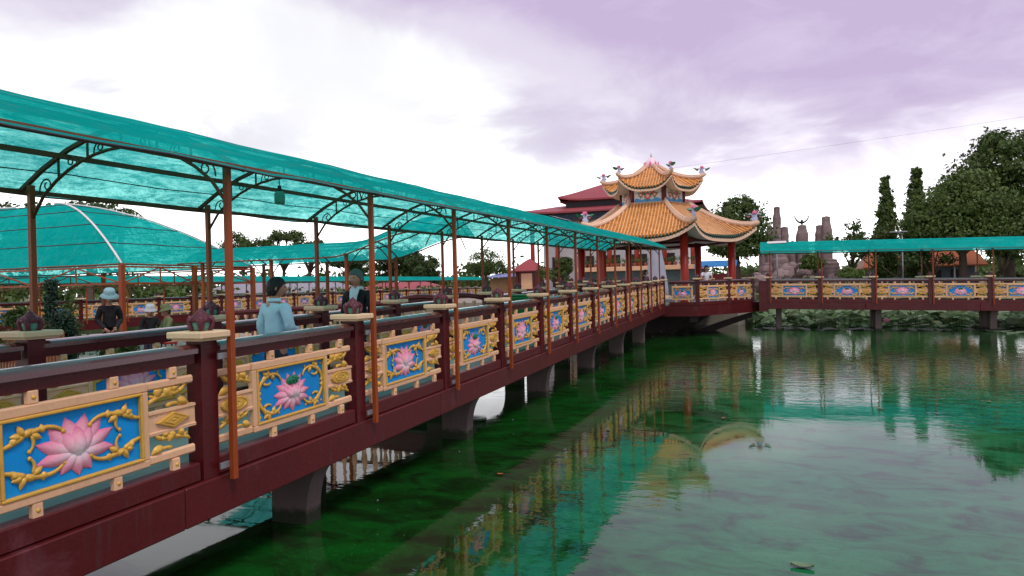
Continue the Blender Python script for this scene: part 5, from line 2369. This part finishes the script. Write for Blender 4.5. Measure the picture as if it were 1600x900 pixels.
    if collar:
        g = G()
        n_ = 18
        vs, fs = [], []
        for i in range(n_ + 1):
            a = -pi / 2 + .25 + (2 * pi - .5) * i / n_
            for (r, z) in ((.047, .828), (.042, .852), (.045, .856), (.055, .832)):
                vs.append(Vector((r * cos(a), .006 + r * sin(a) * .95, z)) * H + (P['neck'] - Vector((0, .006, .835)) * H - (Vector((0, 0, zo * H)) - Vector((0, 0, zo * H)))))
        for i in range(n_):
            for e in range(4):
                a, b = i * 4 + e, i * 4 + (e + 1) % 4
                fs.append((a, b, b + 4, a + 4))
        g.add(vs, fs, 0, True)
        g.build('collar', shirt if not jacket else shirt, t)
    P['waist'] = P['pelvis'] + Vector((0, 0, .03 * H))
    ks = ['waist', 'pelvis']
    eds = [('waist', 'pelvis')]
    rd = {'waist': .074, 'pelvis': .080}
    for n in 'LR':
        ks += ['hip' + n, 'kn' + n, 'an' + n]
        eds += [('pelvis', 'hip' + n), ('hip' + n, 'kn' + n), ('kn' + n, 'an' + n)]
        rd.update({'hip' + n: .062, 'kn' + n: .045, 'an' + n: .036})
    cloth('trousers', trousers, ks, eds, rd)
    for n in 'LR':
        g = G()
        g.tube([P['heel' + n] + Vector((0, .012 * H, 0)), P['heel' + n].lerp(P['toe' + n], .5) + Vector((0, 0, .006 * H)), P['toe' + n] + Vector((0, -.012 * H, 0))], [.024 * H, .027 * H, .018 * H], 8, 0, True, ((0, 0, 1), .8))
        g.build('shoe', DARKW, t)
    if hair:
        obj('hair', hair_mesh(H, M4, hair, puff=1.14 if not hat else 1.03, seed=int(abs(loc[0]) * 10)), t)
    if hat:
        Mh = M4 @ Matrix.Translation(Vector((0, 0, .028 * H)))
        obj('hat', hat_mesh(H, Mh, hat), t)
    return t


dz = lambda y: 1.02 + GS * (y - 4.34)
person('boy in a light blue shirt seen from behind on the near footbridge', (-5.3, 6.38, dz(6.38)), radians(172), 1.535, SHIRTB, NAVY,
       pose={'elR': (-.150, -.01, .63), 'wrR': (-.09, -.13, .60)}, head_yaw=radians(-38), head_pitch=radians(4))
person('man with greying hair in a black jacket facing the boy on the footbridge', (-5.62, 8.55, dz(8.55)), radians(8), 1.635, paint('pale_shirt', (.5, .58, .62), .8, .1, 6), NAVY, hair=HAIRG,
       jacket=BLACKC, head_yaw=radians(-14), head_pitch=radians(6))
person('person in black with a pale teal hat looking down beside the tent corner post', (-13.15, 10.6, .92), radians(55), 1.60, BLACKC, BLACKC, hat=TEALHAT, head_pitch=radians(24), collar=False, lean=.25,
       pose={'wrL': (.06, -.16, .52), 'wrR': (-.06, -.16, .52)})
for (x, y, ht, sh2, lab, rz) in ((-14.7, 13.0, WHITEC, BLACKC, 'seated person in a white bucket hat on the island', .9), (-14.12, 13.0, OLIVE, OLIVE, 'seated person in an olive hat on the island', -.4)):
    person(lab, (x, y, .92), rz, 1.55, sh2, NAVY, hat=ht, sit=True, collar=False, head_pitch=radians(14))
    st = thing('stool', 'small plastic stool under the ' + lab.replace('seated ', '').replace(' on the island', ''), 'stool', (x, y, .92), rz)
    g = G()
    g.box((-.17, -.15, .28), (.17, .17, .335), 0, .015)
    g.build('seat', RED, st)
    for sx_ in (-1, 1):
        for sy_ in (-1, 1):
            g = G()
            g.bar((sx_ * .13, sy_ * .12 + .01, .281), (sx_ * .16, sy_ * .15 + .01, 0), .03)
            g.build('leg', RED, st)
person('man in a white T-shirt and black cap leaning on the pavilion railing', (-2.62, 32.05, 1.497), radians(14), 1.66, WHITEC, NAVY, long_sleeve=False, collar=False, lean=.18, head_pitch=radians(10),
       pose={'elL': (.15, -.08, .66), 'wrL': (.05, -.22, .605), 'elR': (-.15, -.08, .66), 'wrR': (-.05, -.22, .605)})
person('dark-haired person in black at the pavilion end of the footbridge', (-4.95, 29.6, dz(29.6)), radians(60), 1.55, BLACKC, NAVY, collar=False, head_yaw=radians(20))
person('distant person in a white shirt on the far left footbridge', (-31.0, 57.6, 1.37), radians(60), 1.35, WHITEC, NAVY, collar=False)
